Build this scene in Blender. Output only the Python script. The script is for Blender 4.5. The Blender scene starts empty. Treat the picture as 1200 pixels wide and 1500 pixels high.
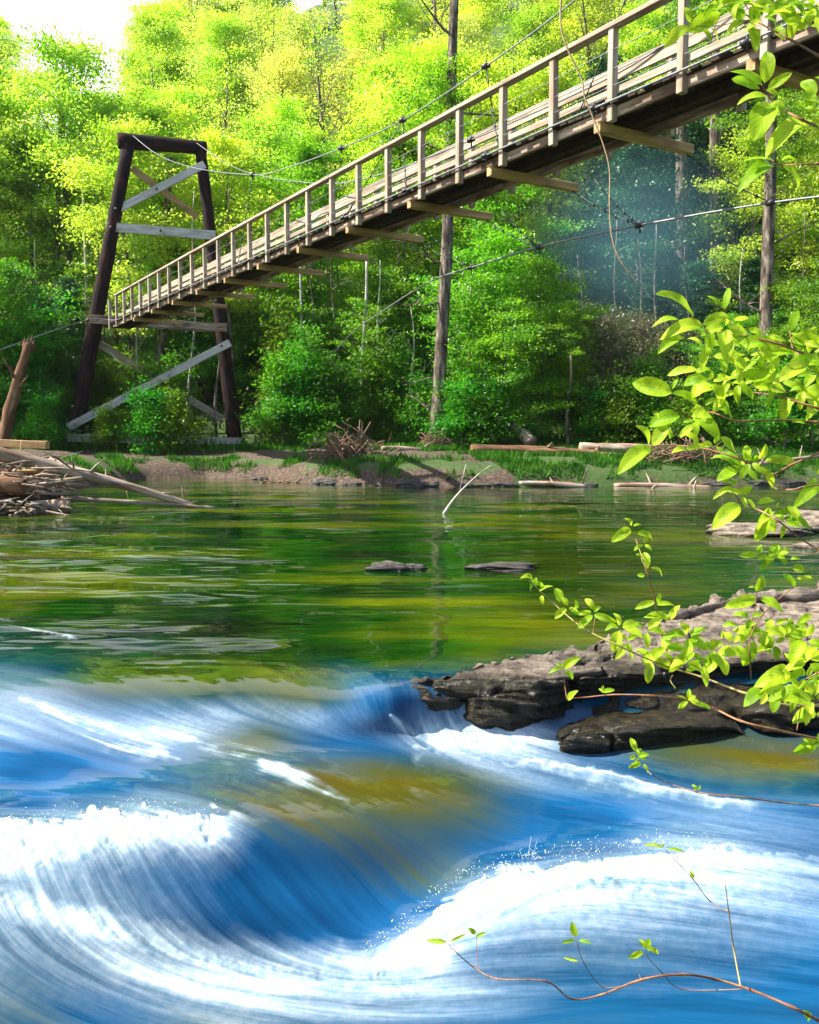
import bpy, math, random
import numpy as np
from mathutils import Vector, Matrix
sc = bpy.context.scene
# ------------------------------------------------------------ camera
F = 1300.0
TH = math.atan(110 / F)
cd = bpy.data.cameras.new('camera'); cam = bpy.data.objects.new('camera', cd)
sc.collection.objects.link(cam); sc.camera = cam
cd.sensor_fit = 'VERTICAL'; cd.sensor_height = 36; cd.lens = 36 * F / 1500
cd.clip_start = 0.05; cd.clip_end = 3000
cam.location = (0, 0, 0); cam.rotation_euler = (math.radians(90) - TH, 0, 0)
# ------------------------------------------------------------ light
SUN = Vector((-0.66, -0.02, 0.73)).normalized()
az = math.atan2(SUN.x, SUN.y)
wd = bpy.data.worlds.new('World'); sc.world = wd; wd.use_nodes = True
wn = wd.node_tree.nodes; bg = wn['Background']; bg.inputs[1].default_value = 0.09
sky = wn.new('ShaderNodeTexSky'); sky.sky_type = 'NISHITA'; sky.sun_disc = False
sky.sun_elevation = math.asin(SUN.z); sky.sun_rotation = az; sky.dust_density = 1.5
# a made-up white cloud bank, added to brighten the sky, low over the wooded ridge at the left
wl = wd.node_tree.links.new
wtc = wn.new('ShaderNodeTexCoord'); dt = wn.new('ShaderNodeVectorMath'); dt.operation = 'DOT_PRODUCT'; wl(wtc.outputs['Generated'], dt.inputs[0]); dt.inputs[1].default_value = Vector((-.32, .83, .46)).normalized()
wno = wn.new('ShaderNodeTexNoise'); wno.inputs['Scale'].default_value = 3.0; wno.inputs['Detail'].default_value = 6; wl(wtc.outputs['Generated'], wno.inputs['Vector'])
wad = wn.new('ShaderNodeMath'); wad.operation = 'MULTIPLY_ADD'; wl(wno.outputs[0], wad.inputs[0]); wad.inputs[1].default_value = .12; wl(dt.outputs['Value'], wad.inputs[2])
wmr = wn.new('ShaderNodeMapRange'); wl(wad.outputs[0], wmr.inputs[0]); wmr.inputs[1].default_value = .93; wmr.inputs[2].default_value = 1.0; wmr.interpolation_type = 'SMOOTHSTEP'
wmx = wn.new('ShaderNodeMixRGB'); wl(wmr.outputs[0], wmx.inputs[0]); wl(sky.outputs[0], wmx.inputs[1]); wmx.inputs[2].default_value = (9, 9.1, 8.8, 1)
wl(wmx.outputs[0], bg.inputs[0])
sl = bpy.data.lights.new('sun', 'SUN'); so = bpy.data.objects.new('sun', sl); sc.collection.objects.link(so)
sl.energy = 5.0; sl.angle = math.radians(0.5); sl.color = (1, 0.93, 0.8)
so.rotation_euler = SUN.to_track_quat('Z', 'Y').to_euler()
so.location = (0, 0, 60)
sc.view_settings.view_transform = 'Standard'; sc.view_settings.look = 'None'
sc.view_settings.exposure = 1.5; sc.view_settings.gamma = 1
sc.cycles.max_bounces = 8; sc.cycles.diffuse_bounces = 3; sc.cycles.glossy_bounces = 3
sc.cycles.transmission_bounces = 4; sc.cycles.sample_clamp_indirect = 4
# ------------------------------------------------------------ helpers
C = sc.collection.objects
FW = Vector((0, math.cos(TH), -math.sin(TH))); UP = Vector((0, math.sin(TH), math.cos(TH)))
def ray(px, py): return Vector(((px - 600) / F, 0, 0)) - UP * ((py - 750) / F) + FW
def at_d(px, py, d): return ray(px, py) * d
def at_y(px, py, y): r = ray(px, py); return r * (y / r.y)
def at_z(px, py, z): r = ray(px, py); return r * (z / r.z)
def tag(o, label=None, cat=None, group=None, kind=None):
    if label: o['label'] = label
    if cat: o['category'] = cat
    if group: o['group'] = group
    if kind: o['kind'] = kind
    return o
def empty(name, loc, label, cat, group=None):
    o = bpy.data.objects.new(name, None); C.link(o); o.location = loc
    o.empty_display_size = 0.2
    return tag(o, label, cat, group)
def mesh(name, V, Fs, mat=None, smooth=True):
    V = np.asarray(V, dtype=np.float32).reshape(-1, 3)
    me = bpy.data.meshes.new(name)
    if isinstance(Fs, np.ndarray):
        n, k = Fs.shape
        me.vertices.add(len(V)); me.vertices.foreach_set('co', V.ravel())
        me.loops.add(n * k); me.loops.foreach_set('vertex_index', Fs.astype(np.int32).ravel())
        me.polygons.add(n); me.polygons.foreach_set('loop_start', np.arange(0, n * k, k, dtype=np.int32))
        me.update(calc_edges=True); me.validate()
    else:
        me.from_pydata([tuple(map(float, v)) for v in V], [], Fs); me.update()
    if smooth: me.polygons.foreach_set('use_smooth', np.ones(len(me.polygons), dtype=bool))
    if mat: me.materials.append(mat)
    return me
def link(name, me, parent=None, world=None):
    o = bpy.data.objects.new(name, me); C.link(o)
    M = world if world is not None else Matrix.Identity(4)
    if parent is not None:
        o.parent = parent; M = Matrix.Translation(-Vector(parent.location)) @ M
    o.matrix_basis = M
    return o
class MB:
    """collects polygons for one mesh"""
    def __init__(s): s.V = []; s.F = []
    def add(s, V, Fs):
        b = len(s.V); s.V += [tuple(v) for v in V]; s.F += [tuple(i + b for i in f) for f in Fs]
    def tube(s, pts, rad, n=8, cap=True, rough=0, rs=None):
        pts = [Vector(p) for p in pts]; k = len(pts)
        if not hasattr(rad, '__len__'): rad = [rad] * k
        V = []; Fs = []
        t = (pts[1] - pts[0]).normalized()
        a = t.cross(Vector((0, 0, 1)));
        if a.length < 1e-3: a = t.cross(Vector((0, 1, 0)))
        a.normalize()
        for i in range(k):
            t = (pts[min(i + 1, k - 1)] - pts[max(i - 1, 0)]).normalized()
            a = (a - t * a.dot(t)).normalized(); b = t.cross(a)
            for j in range(n):
                ph = 2 * math.pi * j / n
                r = rad[i] * (1 + (rs.uniform(-rough, rough) if rough else 0))
                V.append(pts[i] + (a * math.cos(ph) + b * math.sin(ph)) * r)
        for i in range(k - 1):
            for j in range(n):
                Fs.append((i * n + j, i * n + (j + 1) % n, (i + 1) * n + (j + 1) % n, (i + 1) * n + j))
        if cap: Fs.append(tuple(range(n))[::-1]); Fs.append(tuple((k - 1) * n + j for j in range(n)))
        s.add(V, Fs)
    def box(s, c, sx, sy, sz):
        c = Vector(c); V = [c + Vector((x * sx / 2, y * sy / 2, z * sz / 2)) for x in (-1, 1) for y in (-1, 1) for z in (-1, 1)]
        s.add(V, [(0, 1, 3, 2), (4, 6, 7, 5), (0, 4, 5, 1), (2, 3, 7, 6), (0, 2, 6, 4), (1, 5, 7, 3)])
    def build(s, name, mat, parent=None, smooth=True, world=None, centre=None):
        V = s.V
        M = world
        if centre is not None:
            V = [Vector(v) - Vector(centre) for v in V]; M = Matrix.Translation(Vector(centre))
        elif parent is not None and world is None:
            V = [Vector(v) - Vector(parent.location) for v in V]
            o = bpy.data.objects.new(name, mesh(name, V, s.F, mat, smooth)); C.link(o); o.parent = parent
            return o
        return link(name, mesh(name, V, s.F, mat, smooth), parent, M)
def frame(p1, p2, up=(0, 0, 1)):
    p1 = Vector(p1); p2 = Vector(p2); x = (p2 - p1); L = x.length; x.normalize()
    y = Vector(up).cross(x)
    if y.length < 1e-3: y = Vector((0, 1, 0)).cross(x)
    y.normalize(); z = x.cross(y)
    M = Matrix.Identity(4)
    for i, v in enumerate((x, y, z)):
        for j in range(3): M[j][i] = v[j]
    for j in range(3): M[j][3] = (p1[j] + p2[j]) / 2
    return M, L
def board(name, p1, p2, w, h, mat, parent=None, up=(0, 0, 1), bev=0.006, rs=random.Random(1), split=8):
    """sawn board: local X along the grain, width w across (local Y), height h (local Z); slightly uneven"""
    M, L = frame(p1, p2, up)
    V = []; Fs = []
    n = split; b = bev
    prof = [(-w/2+b, -h/2), (w/2-b, -h/2), (w/2, -h/2+b), (w/2, h/2-b), (w/2-b, h/2), (-w/2+b, h/2), (-w/2, h/2-b), (-w/2, -h/2+b)]
    for i in range(n + 1):
        x = -L/2 + L * i / n; dy = rs.uniform(-.02, .02) * w; dz = rs.uniform(-.02, .02) * h
        for (y, z) in prof: V.append((x, y + dy, z + dz))
    for i in range(n):
        for j in range(8): Fs.append((i*8+j, i*8+(j+1) % 8, (i+1)*8+(j+1) % 8, (i+1)*8+j))
    Fs.append(tuple(range(8))[::-1]); Fs.append(tuple(n*8+j for j in range(8)))
    return link(name, mesh(name, V, Fs, mat, False), parent, M)
def log(name, p1, p2, r1, r2, mat, parent=None, rs=None, seg=14, n=14, bend=0.0, rough=.03):
    M, L = frame(p1, p2); mb = MB(); rs = rs or random.Random(3)
    pts = []; rad = []
    for i in range(seg + 1):
        t = i / seg
        pts.append(Vector((-L/2 + L*t, math.sin(t*5+rs.random()*.3)*bend, math.sin(t*3.1)*bend*.7)))
        rad.append((r1*(1-t)+r2*t)*rs.uniform(.97, 1.03))
    mb.tube(pts, rad, n, True, rough, rs)
    return link(name, mesh(name, mb.V, mb.F, mat, True), parent, M)
# value noise in numpy
def vnoise(x, y, seed=0):
    x = np.asarray(x, float); y = np.asarray(y, float)
    xi = np.floor(x).astype(np.int64); yi = np.floor(y).astype(np.int64); fx = x - xi; fy = y - yi
    fx = fx*fx*(3-2*fx); fy = fy*fy*(3-2*fy)
    def h(a, b):
        n = (a * 374761393 + b * 668265263 + seed * 974711) & 0x7fffffff
        n = ((n ^ (n >> 13)) * 1274126177) & 0x7fffffff
        return ((n ^ (n >> 16)) & 0xffff) / 65535.0
    return (h(xi, yi)*(1-fx)+h(xi+1, yi)*fx)*(1-fy) + (h(xi, yi+1)*(1-fx)+h(xi+1, yi+1)*fx)*fy
def fbm(x, y, o=4, seed=0):
    a = 0; w = .5; t = 0
    for i in range(o): a = a + w*vnoise(x*2**i, y*2**i, seed+i*7); t += w; w *= .5
    return a / t
# ------------------------------------------------------------ materials
def newmat(name):
    m = bpy.data.materials.new(name); m.use_nodes = True; nt = m.node_tree
    for n in list(nt.nodes):
        if n.type != 'OUTPUT_MATERIAL': nt.nodes.remove(n)
    return m, nt, [n for n in nt.nodes][0]
def N(nt, t, **kw):
    n = nt.nodes.new('ShaderNode' + t)
    for k, v in kw.items():
        if k.startswith('i_'):
            k = k[2:]; k = int(k) if k.isdigit() else k.replace('_', ' ')
            n.inputs[k].default_value = v
        else: setattr(n, k, v)
    return n
def ramp(nt, stops, src, interp='LINEAR'):
    r = nt.nodes.new('ShaderNodeValToRGB'); e = r.color_ramp.elements; r.color_ramp.interpolation = interp
    while len(e) < len(stops): e.new(0.5)
    for el, (p, c) in zip(e, stops):
        el.position = p; el.color = (*c, 1) if len(c) == 3 else c
    nt.links.new(src, r.inputs[0]); return r
def wood(name, cols, scale=(1.2, 14, 14), rough=.8, bump=.4, stain=None, spec=.3):
    m, nt, out = newmat(name); L = nt.links.new
    tc = N(nt, 'TexCoord'); mp = N(nt, 'Mapping'); mp.inputs['Scale'].default_value = scale
    oi = N(nt, 'ObjectInfo'); ad = N(nt, 'VectorMath', operation='ADD')
    mu = N(nt, 'Math', operation='MULTIPLY', i_1=37.0); L(oi.outputs['Random'], mu.inputs[0])
    L(tc.outputs['Object'], mp.inputs[0]); L(mp.outputs[0], ad.inputs[0]); L(mu.outputs[0], ad.inputs[1])
    no = N(nt, 'TexNoise', i_Scale=1.0, i_Detail=8.0, i_Roughness=.65); L(ad.outputs[0], no.inputs['Vector'])
    cr = ramp(nt, cols, no.outputs[0])
    bs = N(nt, 'BsdfPrincipled', i_Roughness=rough); bs.inputs['Specular IOR Level'].default_value = spec
    col = cr.outputs[0]
    if stain:
        n2 = N(nt, 'TexNoise', i_Scale=1.3, i_Detail=4.0); L(ad.outputs[0], n2.inputs['Vector'])
        mp2 = N(nt, 'Mapping'); mp2.inputs['Scale'].default_value = (1.1, 2.5, 2.5); L(tc.outputs['Object'], mp2.inputs[0])
        ad2 = N(nt, 'VectorMath', operation='ADD'); L(mp2.outputs[0], ad2.inputs[0]); L(mu.outputs[0], ad2.inputs[1]); L(ad2.outputs[0], n2.inputs['Vector'])
        r2 = ramp(nt, [(.5, (0, 0, 0)), (.72, (.75, .75, .75))], n2.outputs[0])
        mx = N(nt, 'MixRGB'); L(r2.outputs[0], mx.inputs[0]); L(col, mx.inputs[1]); mx.inputs[2].default_value = (*stain, 1); col = mx.outputs[0]
    L(col, bs.inputs['Base Color'])
    bp = N(nt, 'Bump', i_Strength=bump, i_Distance=.02); L(no.outputs[0], bp.inputs['Height']); L(bp.outputs[0], bs.inputs['Normal'])
    L(bs.outputs[0], out.inputs[0]); return m
def leafmat(name, c1, c2, trans, gloss=.06, nscale=.6, hv=.035, vv=.35, tw=.5):
    m, nt, out = newmat(name); L = nt.links.new
    tc = N(nt, 'TexCoord'); no = N(nt, 'TexNoise', i_Scale=nscale, i_Detail=3.0); L(tc.outputs['Object'], no.inputs['Vector'])
    cr = ramp(nt, [(.35, c1), (.65, c2)], no.outputs[0])
    oi = N(nt, 'ObjectInfo'); hs = N(nt, 'HueSaturation')
    r1 = N(nt, 'MapRange'); L(oi.outputs['Random'], r1.inputs[0]); r1.inputs[3].default_value = .5-hv; r1.inputs[4].default_value = .5+hv
    mu = N(nt, 'Math', operation='MULTIPLY', i_1=7.31); L(oi.outputs['Random'], mu.inputs[0]); fr = N(nt, 'Math', operation='FRACT'); L(mu.outputs[0], fr.inputs[0])
    r2 = N(nt, 'MapRange'); L(fr.outputs[0], r2.inputs[0]); r2.inputs[3].default_value = 1-vv; r2.inputs[4].default_value = 1+vv
    L(r1.outputs[0], hs.inputs['Hue']); L(r2.outputs[0], hs.inputs['Value']); L(cr.outputs[0], hs.inputs['Color'])
    df = N(nt, 'BsdfDiffuse'); tr = N(nt, 'BsdfTranslucent'); gl = N(nt, 'BsdfGlossy', i_Roughness=.45)
    hm = N(nt, 'MixRGB', blend_type='MULTIPLY', i_0=1.0); L(hs.outputs[0], hm.inputs[1]); hm.inputs[2].default_value = (*trans, 1)
    L(hs.outputs[0], df.inputs[0]); L(hm.outputs[0], tr.inputs[0]); gl.inputs[0].default_value = (.5, .5, .5, 1)
    m1 = N(nt, 'MixShader', i_0=tw); L(df.outputs[0], m1.inputs[1]); L(tr.outputs[0], m1.inputs[2])
    m2 = N(nt, 'MixShader', i_0=gloss); L(m1.outputs[0], m2.inputs[1]); L(gl.outputs[0], m2.inputs[2])
    L(m2.outputs[0], out.inputs[0]); return m
M_dark = wood('creosoted_wood', [(.3, (.003, .002, .004)), (.5, (.009, .006, .008)), (.72, (.05, .018, .012))], (.8, 9, 9), .85, 1.0, (.07, .02, .012), .15)
M_grey = wood('weathered_wood', [(.3, (.12, .09, .06)), (.48, (.34, .28, .21)), (.75, (.55, .49, .4))], (1.0, 16, 16), .75, .4, (.22, .13, .08))
M_tan = wood('tan_wood', [(.3, (.2, .11, .04)), (.5, (.42, .27, .12)), (.75, (.55, .4, .2))], (1.0, 16, 16), .8, .4, (.1, .04, .02))
M_brown = wood('deck_wood', [(.3, (.06, .035, .025)), (.48, (.24, .16, .11)), (.62, (.5, .4, .31))], (1.0, 12, 12), .85, .5, (.05, .015, .01))
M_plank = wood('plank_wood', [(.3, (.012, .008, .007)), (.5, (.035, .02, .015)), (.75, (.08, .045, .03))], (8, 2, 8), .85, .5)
M_drift = wood('driftwood', [(.33, (.08, .05, .03)), (.5, (.28, .21, .15)), (.7, (.55, .47, .4))], (1.0, 9, 9), .85, .7, (.2, .09, .04))
M_bark = wood('bark', [(.36, (.02, .015, .012)), (.5, (.11, .085, .065)), (.64, (.30, .25, .20))], (6, 6, 1.5), .9, .9)
M_pale = wood('pale_bark', [(.3, (.2, .19, .15)), (.6, (.45, .44, .38)), (.8, (.6, .6, .55))], (5, 5, 2), .9, .5)
M_rot = wood('rotten_wood', [(.3, (.04, .018, .01)), (.5, (.14, .07, .035)), (.7, (.36, .23, .13))], (1.0, 7, 7), .9, 1.0)
M_board = wood('bleached_board', [(.3, (.26, .24, .23)), (.5, (.5, .47, .44)), (.75, (.68, .65, .62))], (1.0, 16, 16), .7, .4, (.2, .12, .08))
M_twig = wood('twig_bark', [(.3, (.08, .05, .03)), (.6, (.2, .12, .08))], (30, 30, 30), .8, .3)
def plain(name, c, r=.5, metal=0):
    m, nt, out = newmat(name); bs = N(nt, 'BsdfPrincipled', i_Roughness=r, i_Metallic=metal)
    no = N(nt, 'TexNoise', i_Scale=30.0, i_Detail=4.0); tc = N(nt, 'TexCoord'); nt.links.new(tc.outputs['Object'], no.inputs['Vector'])
    cr = ramp(nt, [(.3, tuple(x*.6 for x in c)), (.7, tuple(min(1, x*1.3) for x in c))], no.outputs[0])
    nt.links.new(cr.outputs[0], bs.inputs['Base Color']); nt.links.new(bs.outputs[0], out.inputs[0]); return m
M_cable = plain('galvanised_cable', (.19, .20, .22), .5, .3)
M_iron = plain('dark_iron', (.04, .04, .05), .5, .4)
M_vine = plain('dry_vine', (.35, .25, .14), .8)
# ------------------------------------------------------------ terrain
WL = -1.5
_bx = np.array([-60, -14, -9, -7.5, -5, -2.5, 0, 3, 8, 14, 20, 60]); _by = np.array([31, 31, 32, 32.5, 31, 28, 26.8, 26.6, 27.2, 27.5, 26, 24])
def shore(x, y):
    x = np.asarray(x, float); y = np.asarray(y, float)
    wob = (fbm(x*.6, y*.6, 3, 5)-.5)*1.6
    s1 = y - np.interp(x, _bx, _by)
    s2 = -x - 9.6 - .25*np.maximum(20-y, 0)*.3
    s3 = x - (.56*np.clip(y, 0, 27) + 2.2)
    s4 = .3 - y
    return np.maximum(np.maximum(s1, s2), np.maximum(s3, s4)) + wob*.35
def ground(x, y):
    x = np.asarray(x, float); y = np.asarray(y, float)
    s = shore(x, y)
    under = WL - 1.3*(1-np.exp(np.minimum(s, 0)*.7)) - .02
    up = WL + .32*(1-np.exp(-np.maximum(s, 0)*5)) + .5*(1-np.exp(-np.maximum(s, 0)*.7)) + .05*np.clip(s, 0, 7)
    z = np.where(s < 0, under, up)
    hill = np.maximum(y - 40 + .12*np.abs(x-4), 0)
    hz = .46*np.maximum(hill, 0) + .2*np.clip(hill-10, 0, 60)
    hz = hz * np.interp(x/np.maximum(y, 1), [-.6, -.42, -.33, -.10, .1, .5], [.95, .70, .72, 1.1, 1.2, 1.3]) * np.clip(1 - (hill-110)/200, .2, 1)
    hz = np.where(hill > 0, np.minimum(hz, 75), 0)
    z = z + hz + (fbm(x*.35, y*.35, 4, 2)-.5)*.5*np.clip(s, 0, 3)/3 + (fbm(x*.05, y*.05, 3, 9)-.5)*6*np.clip(hill/20, 0, 1)
    return z
def gz(x, y): return float(ground(np.array([x]), np.array([y]))[0])
def gridfaces(nr, nc):
    i = np.arange(nr-1)[:, None]*nc + np.arange(nc-1)[None, :]
    return np.stack([i, i+1, i+nc+1, i+nc], -1).reshape(-1, 4)
def axis(a, b, st, far, g=1.35):
    c = list(np.arange(a, b+1e-6, st)); d = st; x = b
    while x < far: d *= g; x += d; c.append(x)
    d = st; x = a; pre = []
    while x > -far: d *= g; x -= d; pre.append(x)
    return np.array(pre[::-1] + c)
xs = axis(-26, 26, .2, 700); ys = axis(-2, 62, .2, 700)
XX, YY = np.meshgrid(xs, ys); ZZ = ground(XX, YY)
m, nt, out = newmat('forest_soil'); L = nt.links.new
tc = N(nt, 'TexCoord'); n1 = N(nt, 'TexNoise', i_Scale=.9, i_Detail=8.0, i_Roughness=.7); L(tc.outputs['Object'], n1.inputs['Vector'])
n2 = N(nt, 'TexNoise', i_Scale=9.0, i_Detail=8.0, i_Roughness=.75); L(tc.outputs['Object'], n2.inputs['Vector'])
c1 = ramp(nt, [(.3, (.02, .013, .01)), (.5, (.07, .045, .03)), (.7, (.2, .14, .09))], n2.outputs[0])
c2 = ramp(nt, [(.3, (.01, .03, .004)), (.55, (.045, .09, .012)), (.75, (.10, .13, .03))], n2.outputs[0])
ga = N(nt, 'Attribute', attribute_name='green'); mx = N(nt, 'MixRGB')
ad = N(nt, 'Math', operation='ADD'); L(ga.outputs['Fac'], ad.inputs[0]); sb = N(nt, 'Math', operation='MULTIPLY_ADD', i_1=1.6, i_2=-.8); L(n1.outputs[0], sb.inputs[0]); L(sb.outputs[0], ad.inputs[1])
rr = ramp(nt, [(.4, (0, 0, 0)), (.6, (1, 1, 1))], ad.outputs[0]); L(rr.outputs[0], mx.inputs[0]); L(c1.outputs[0], mx.inputs[1]); L(c2.outputs[0], mx.inputs[2])
bs = N(nt, 'BsdfPrincipled', i_Roughness=.9); L(mx.outputs[0], bs.inputs['Base Color'])
bp = N(nt, 'Bump', i_Strength=.8, i_Distance=.08); L(n2.outputs[0], bp.inputs['Height']); L(bp.outputs[0], bs.inputs['Normal']); L(bs.outputs[0], out.inputs[0])
M_soil = m
me = mesh('ground', np.stack([XX, YY, ZZ], -1).reshape(-1, 3), gridfaces(*XX.shape), M_soil)
S = shore(XX, YY)
gr = np.clip((S-4.0)/3, 0, 1) + .55*np.exp(-((S-1.0)/.7)**2) + .35*(XX > 3) + .15*(XX > -4)
at = me.attributes.new('green', 'FLOAT', 'POINT'); at.data.foreach_set('value', np.clip(gr, 0, 1).ravel().astype(np.float32))
tag(link('ground', me), 'dirt bank and wooded hillside', None, None, 'structure')
# ------------------------------------------------------------ river
# control points: px, py, z, foam, body colour index mix (0 green .. 1 blue with sky reflection painted in), brown, flow dx, dy
CP = [
 # upstream pool
 (-200,720,-1.5,0,0,0,1,0),(600,720,-1.5,0,0,0,1,0),(1400,720,-1.5,0,0,0,1,0),
 (-200,800,-1.5,0,0,0,1,.05),(0,800,-1.5,.12,0,0,1,.05),(300,800,-1.5,0,0,0,1,.08),(600,800,-1.5,0,0,0,1,.0),(900,820,-1.5,.08,0,.3,1,0),(1150,800,-1.5,.15,.1,.2,1,0),(1400,800,-1.5,.1,0,0,1,0),
 (-200,900,-1.5,.1,.1,0,1,.1),(0,890,-1.5,.1,0,0,1,.1),(230,900,-1.5,.18,0,0,1,.1),(450,900,-1.5,.05,0,0,1,.05),(700,900,-1.5,0,0,.1,1,-.05),(900,880,-1.5,0,0,.3,1,-.1),(1200,870,-1.5,0,.1,0,1,-.1),
 (-200,950,-1.5,.15,.3,0,1,.25),(40,945,-1.5,.22,.1,0,1,.25),(200,960,-1.5,.1,.1,.1,1,.3),(400,960,-1.5,0,0,.1,1,.15),(560,975,-1.5,0,0,.1,1,.1),(700,960,-1.5,0,0,.2,1,-.1),(1000,960,-1.5,0,0,0,1,0),(1300,960,-1.5,0,0,0,1,0),
 # lip and first drop; olive here paints in green and gold reflections
 (-200,1000,-1.52,.3,.9,0,1,.15),(60,1005,-1.53,.28,.6,0,1,.15),(160,1005,-1.53,.02,.0,.3,1,.4),(300,1012,-1.54,.02,.0,.3,1,.6),(400,1002,-1.54,0,.0,.45,1,.7),(470,1020,-1.57,0,.1,.5,1,1.2),(520,1000,-1.55,.15,.8,0,1,.8),(565,1005,-1.5,.25,.9,0,.3,1),
 (-200,1060,-1.6,.25,1,0,1,.1),(60,1050,-1.6,.35,1,0,1,.45),(180,1050,-1.62,.3,1,0,1,.3),(330,1045,-1.64,.45,.95,0,1,.4),(450,1050,-1.66,.4,.95,0,1,.5),(540,1055,-1.66,.2,1,0,.6,1),(585,1035,-1.62,.1,1,0,.1,1),(640,1080,-1.82,.7,1,0,.6,1),
 (-200,1120,-1.66,.1,1,0,1,.1),(40,1110,-1.68,.12,1,0,1,.2),(140,1095,-1.68,.3,1,0,1,.35),(240,1080,-1.68,.45,1,0,1,.35),(380,1082,-1.72,.03,.0,.5,1,.15),(480,1090,-1.78,.15,.9,0,1,.15),(560,1095,-1.81,.15,.9,0,1,.1),
 # second tier
 (-200,1180,-1.85,.3,1,0,1,0),(60,1160,-1.80,.02,1,0,1,.1),(180,1150,-1.74,.08,1,0,1,.15),(300,1135,-1.74,.15,.6,.1,1,.2),(390,1120,-1.76,.3,.8,0,1,.35),(470,1150,-1.80,.08,.25,.6,1,.45),(540,1135,-1.83,.0,.0,.7,1,.3),(650,1140,-1.86,.0,.1,.6,1,.4),(700,1110,-1.87,.75,1,0,1,.25),(800,1130,-1.9,.75,1,0,1,.25),(950,1170,-1.92,.55,1,0,1,.3),(1150,1180,-1.9,.45,1,0,1,.1),(1350,1180,-1.9,.3,.8,0,1,.1),
 (850,1090,-1.9,.3,.9,0,1,.2),(1000,1090,-1.88,.02,.3,.6,1,.1),(1150,1120,-1.87,.03,.3,.7,1,.1),(1350,1100,-1.87,.1,.4,.5,1,.1),(1130,1060,-1.86,.15,.7,.2,1,.2),
 (330,1165,-1.74,.2,.5,.3,1,.3),(420,1190,-1.80,.12,.5,.6,1,.45),(520,1210,-1.86,.1,.6,.6,1,.6),(620,1230,-1.95,.02,.85,.45,1,.7),(700,1190,-1.93,.02,.5,.5,1,.4),(800,1200,-1.95,.02,1,0,1,.15),(900,1215,-2.0,.15,1,0,1,.1),
 # left standing wave
 (-200,1240,-1.72,.8,.8,0,1,.1),(0,1205,-1.73,.95,.9,0,1,0),(100,1192,-1.71,.95,.9,0,1,0),(200,1178,-1.70,.95,.8,0,1,.1),(290,1185,-1.73,.8,.8,0,1,.3),(380,1215,-1.80,.3,.8,.2,1,.6),(480,1250,-1.92,.15,.9,.2,1,.9),(580,1280,-2.04,.05,.95,.35,1,1.1),(660,1290,-2.06,0,.8,.5,1,.6),(740,1250,-2.02,0,1,.1,1,.2),
 (0,1260,-1.80,1,.8,0,.5,1),(90,1270,-1.82,.95,.8,0,.4,1),(190,1250,-1.80,.7,.8,0,.6,1),(280,1270,-1.87,.42,1,0,.7,1),(380,1290,-1.96,.2,1,0,.8,1),(480,1330,-2.08,.08,1,0,.9,1),(570,1350,-2.13,.03,1,0,1,1),(640,1330,-2.12,0,1,0,1,0),
 (-200,1330,-1.9,.9,.8,0,.8,1),(60,1340,-1.93,.85,.7,0,.6,1),(160,1330,-1.93,.8,.7,0,.7,1),(230,1350,-1.98,.7,.8,0,.9,1),(320,1360,-2.05,.35,.9,.1,.9,.8),(420,1385,-2.16,.25,.9,.1,1,.6),(510,1400,-2.19,.12,.9,.1,1,.3),
 (-200,1420,-2.02,.6,.6,0,1,.6),(50,1420,-2.05,.5,.6,.1,1,.7),(180,1410,-2.07,.9,.7,0,1,.5),(300,1420,-2.13,.95,.7,0,1,.3),(420,1430,-2.19,.95,.8,0,1,.1),(560,1435,-2.22,.85,.8,0,1,.0),(700,1450,-2.2,.6,.8,0,1,-.05),
 (-200,1520,-2.15,.4,.6,.2,1,.5),(40,1490,-2.14,.25,.6,.2,1,.5),(150,1480,-2.16,.3,.9,.1,1,.4),(300,1490,-2.2,.5,.6,.2,1,.25),(450,1490,-2.24,.55,.7,.1,1,.15),(620,1500,-2.25,.4,.8,.1,1,0),(800,1500,-2.22,.2,.8,.1,1,-.1),
 # right foam pile
 (540,1385,-2.2,.6,1,0,1,-.5),(610,1370,-2.12,1,1,0,1,-.8),(640,1340,-2.08,1,1,0,1,-1),(690,1300,-2.0,1,1,0,1,-1),(760,1278,-1.97,1,1,0,1,-.5),(850,1262,-1.96,1,1,0,1,-.2),(950,1245,-1.95,1,1,0,1,0),(1050,1240,-1.95,.95,1,0,1,.1),(1180,1250,-1.96,.7,1,0,1,.2),(1400,1270,-1.96,.5,1,0,1,.2),
 (560,1415,-2.2,.95,1,0,1,0),(680,1370,-2.07,1,1,0,1,-.2),(800,1330,-2.02,1,1,0,1,-.1),(920,1310,-2.0,.95,1,0,1,.1),(1050,1300,-2.0,.85,1,0,1,.15),(1180,1320,-2.0,.6,1,0,1,.2),(1400,1340,-2.0,.4,1,0,1,.2),
 (700,1410,-2.12,.55,.9,0,1,-.1),(820,1385,-2.08,.5,.7,.1,1,0),(950,1370,-2.06,.45,.8,.1,1,.1),(1100,1380,-2.07,.4,.8,0,1,.15),(1200,1420,-2.1,.1,.9,0,1,.15),(900,1440,-2.15,.2,.8,.1,1,0),(1050,1460,-2.17,.18,.8,0,1,.1),(1200,1490,-2.18,.08,.9,0,1,.1),(1400,1500,-2.18,.1,.9,0,1,.1),
 (-200,1650,-2.25,.3,.7,.1,1,.2),(300,1650,-2.28,.4,.7,.1,1,.1),(800,1650,-2.28,.2,.8,.1,1,0),(1300,1650,-2.26,.1,.8,.1,1,0)]
CP = np.array(CP, float)
pxs = np.concatenate([[-6000, -3000, -1600, -900, -500, -300, -180, -100, -60], np.arange(-40, 1241, 1.7), [1260, 1290, 1340, 1420, 1550, 1800, 2300, 3400, 6000]])
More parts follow.
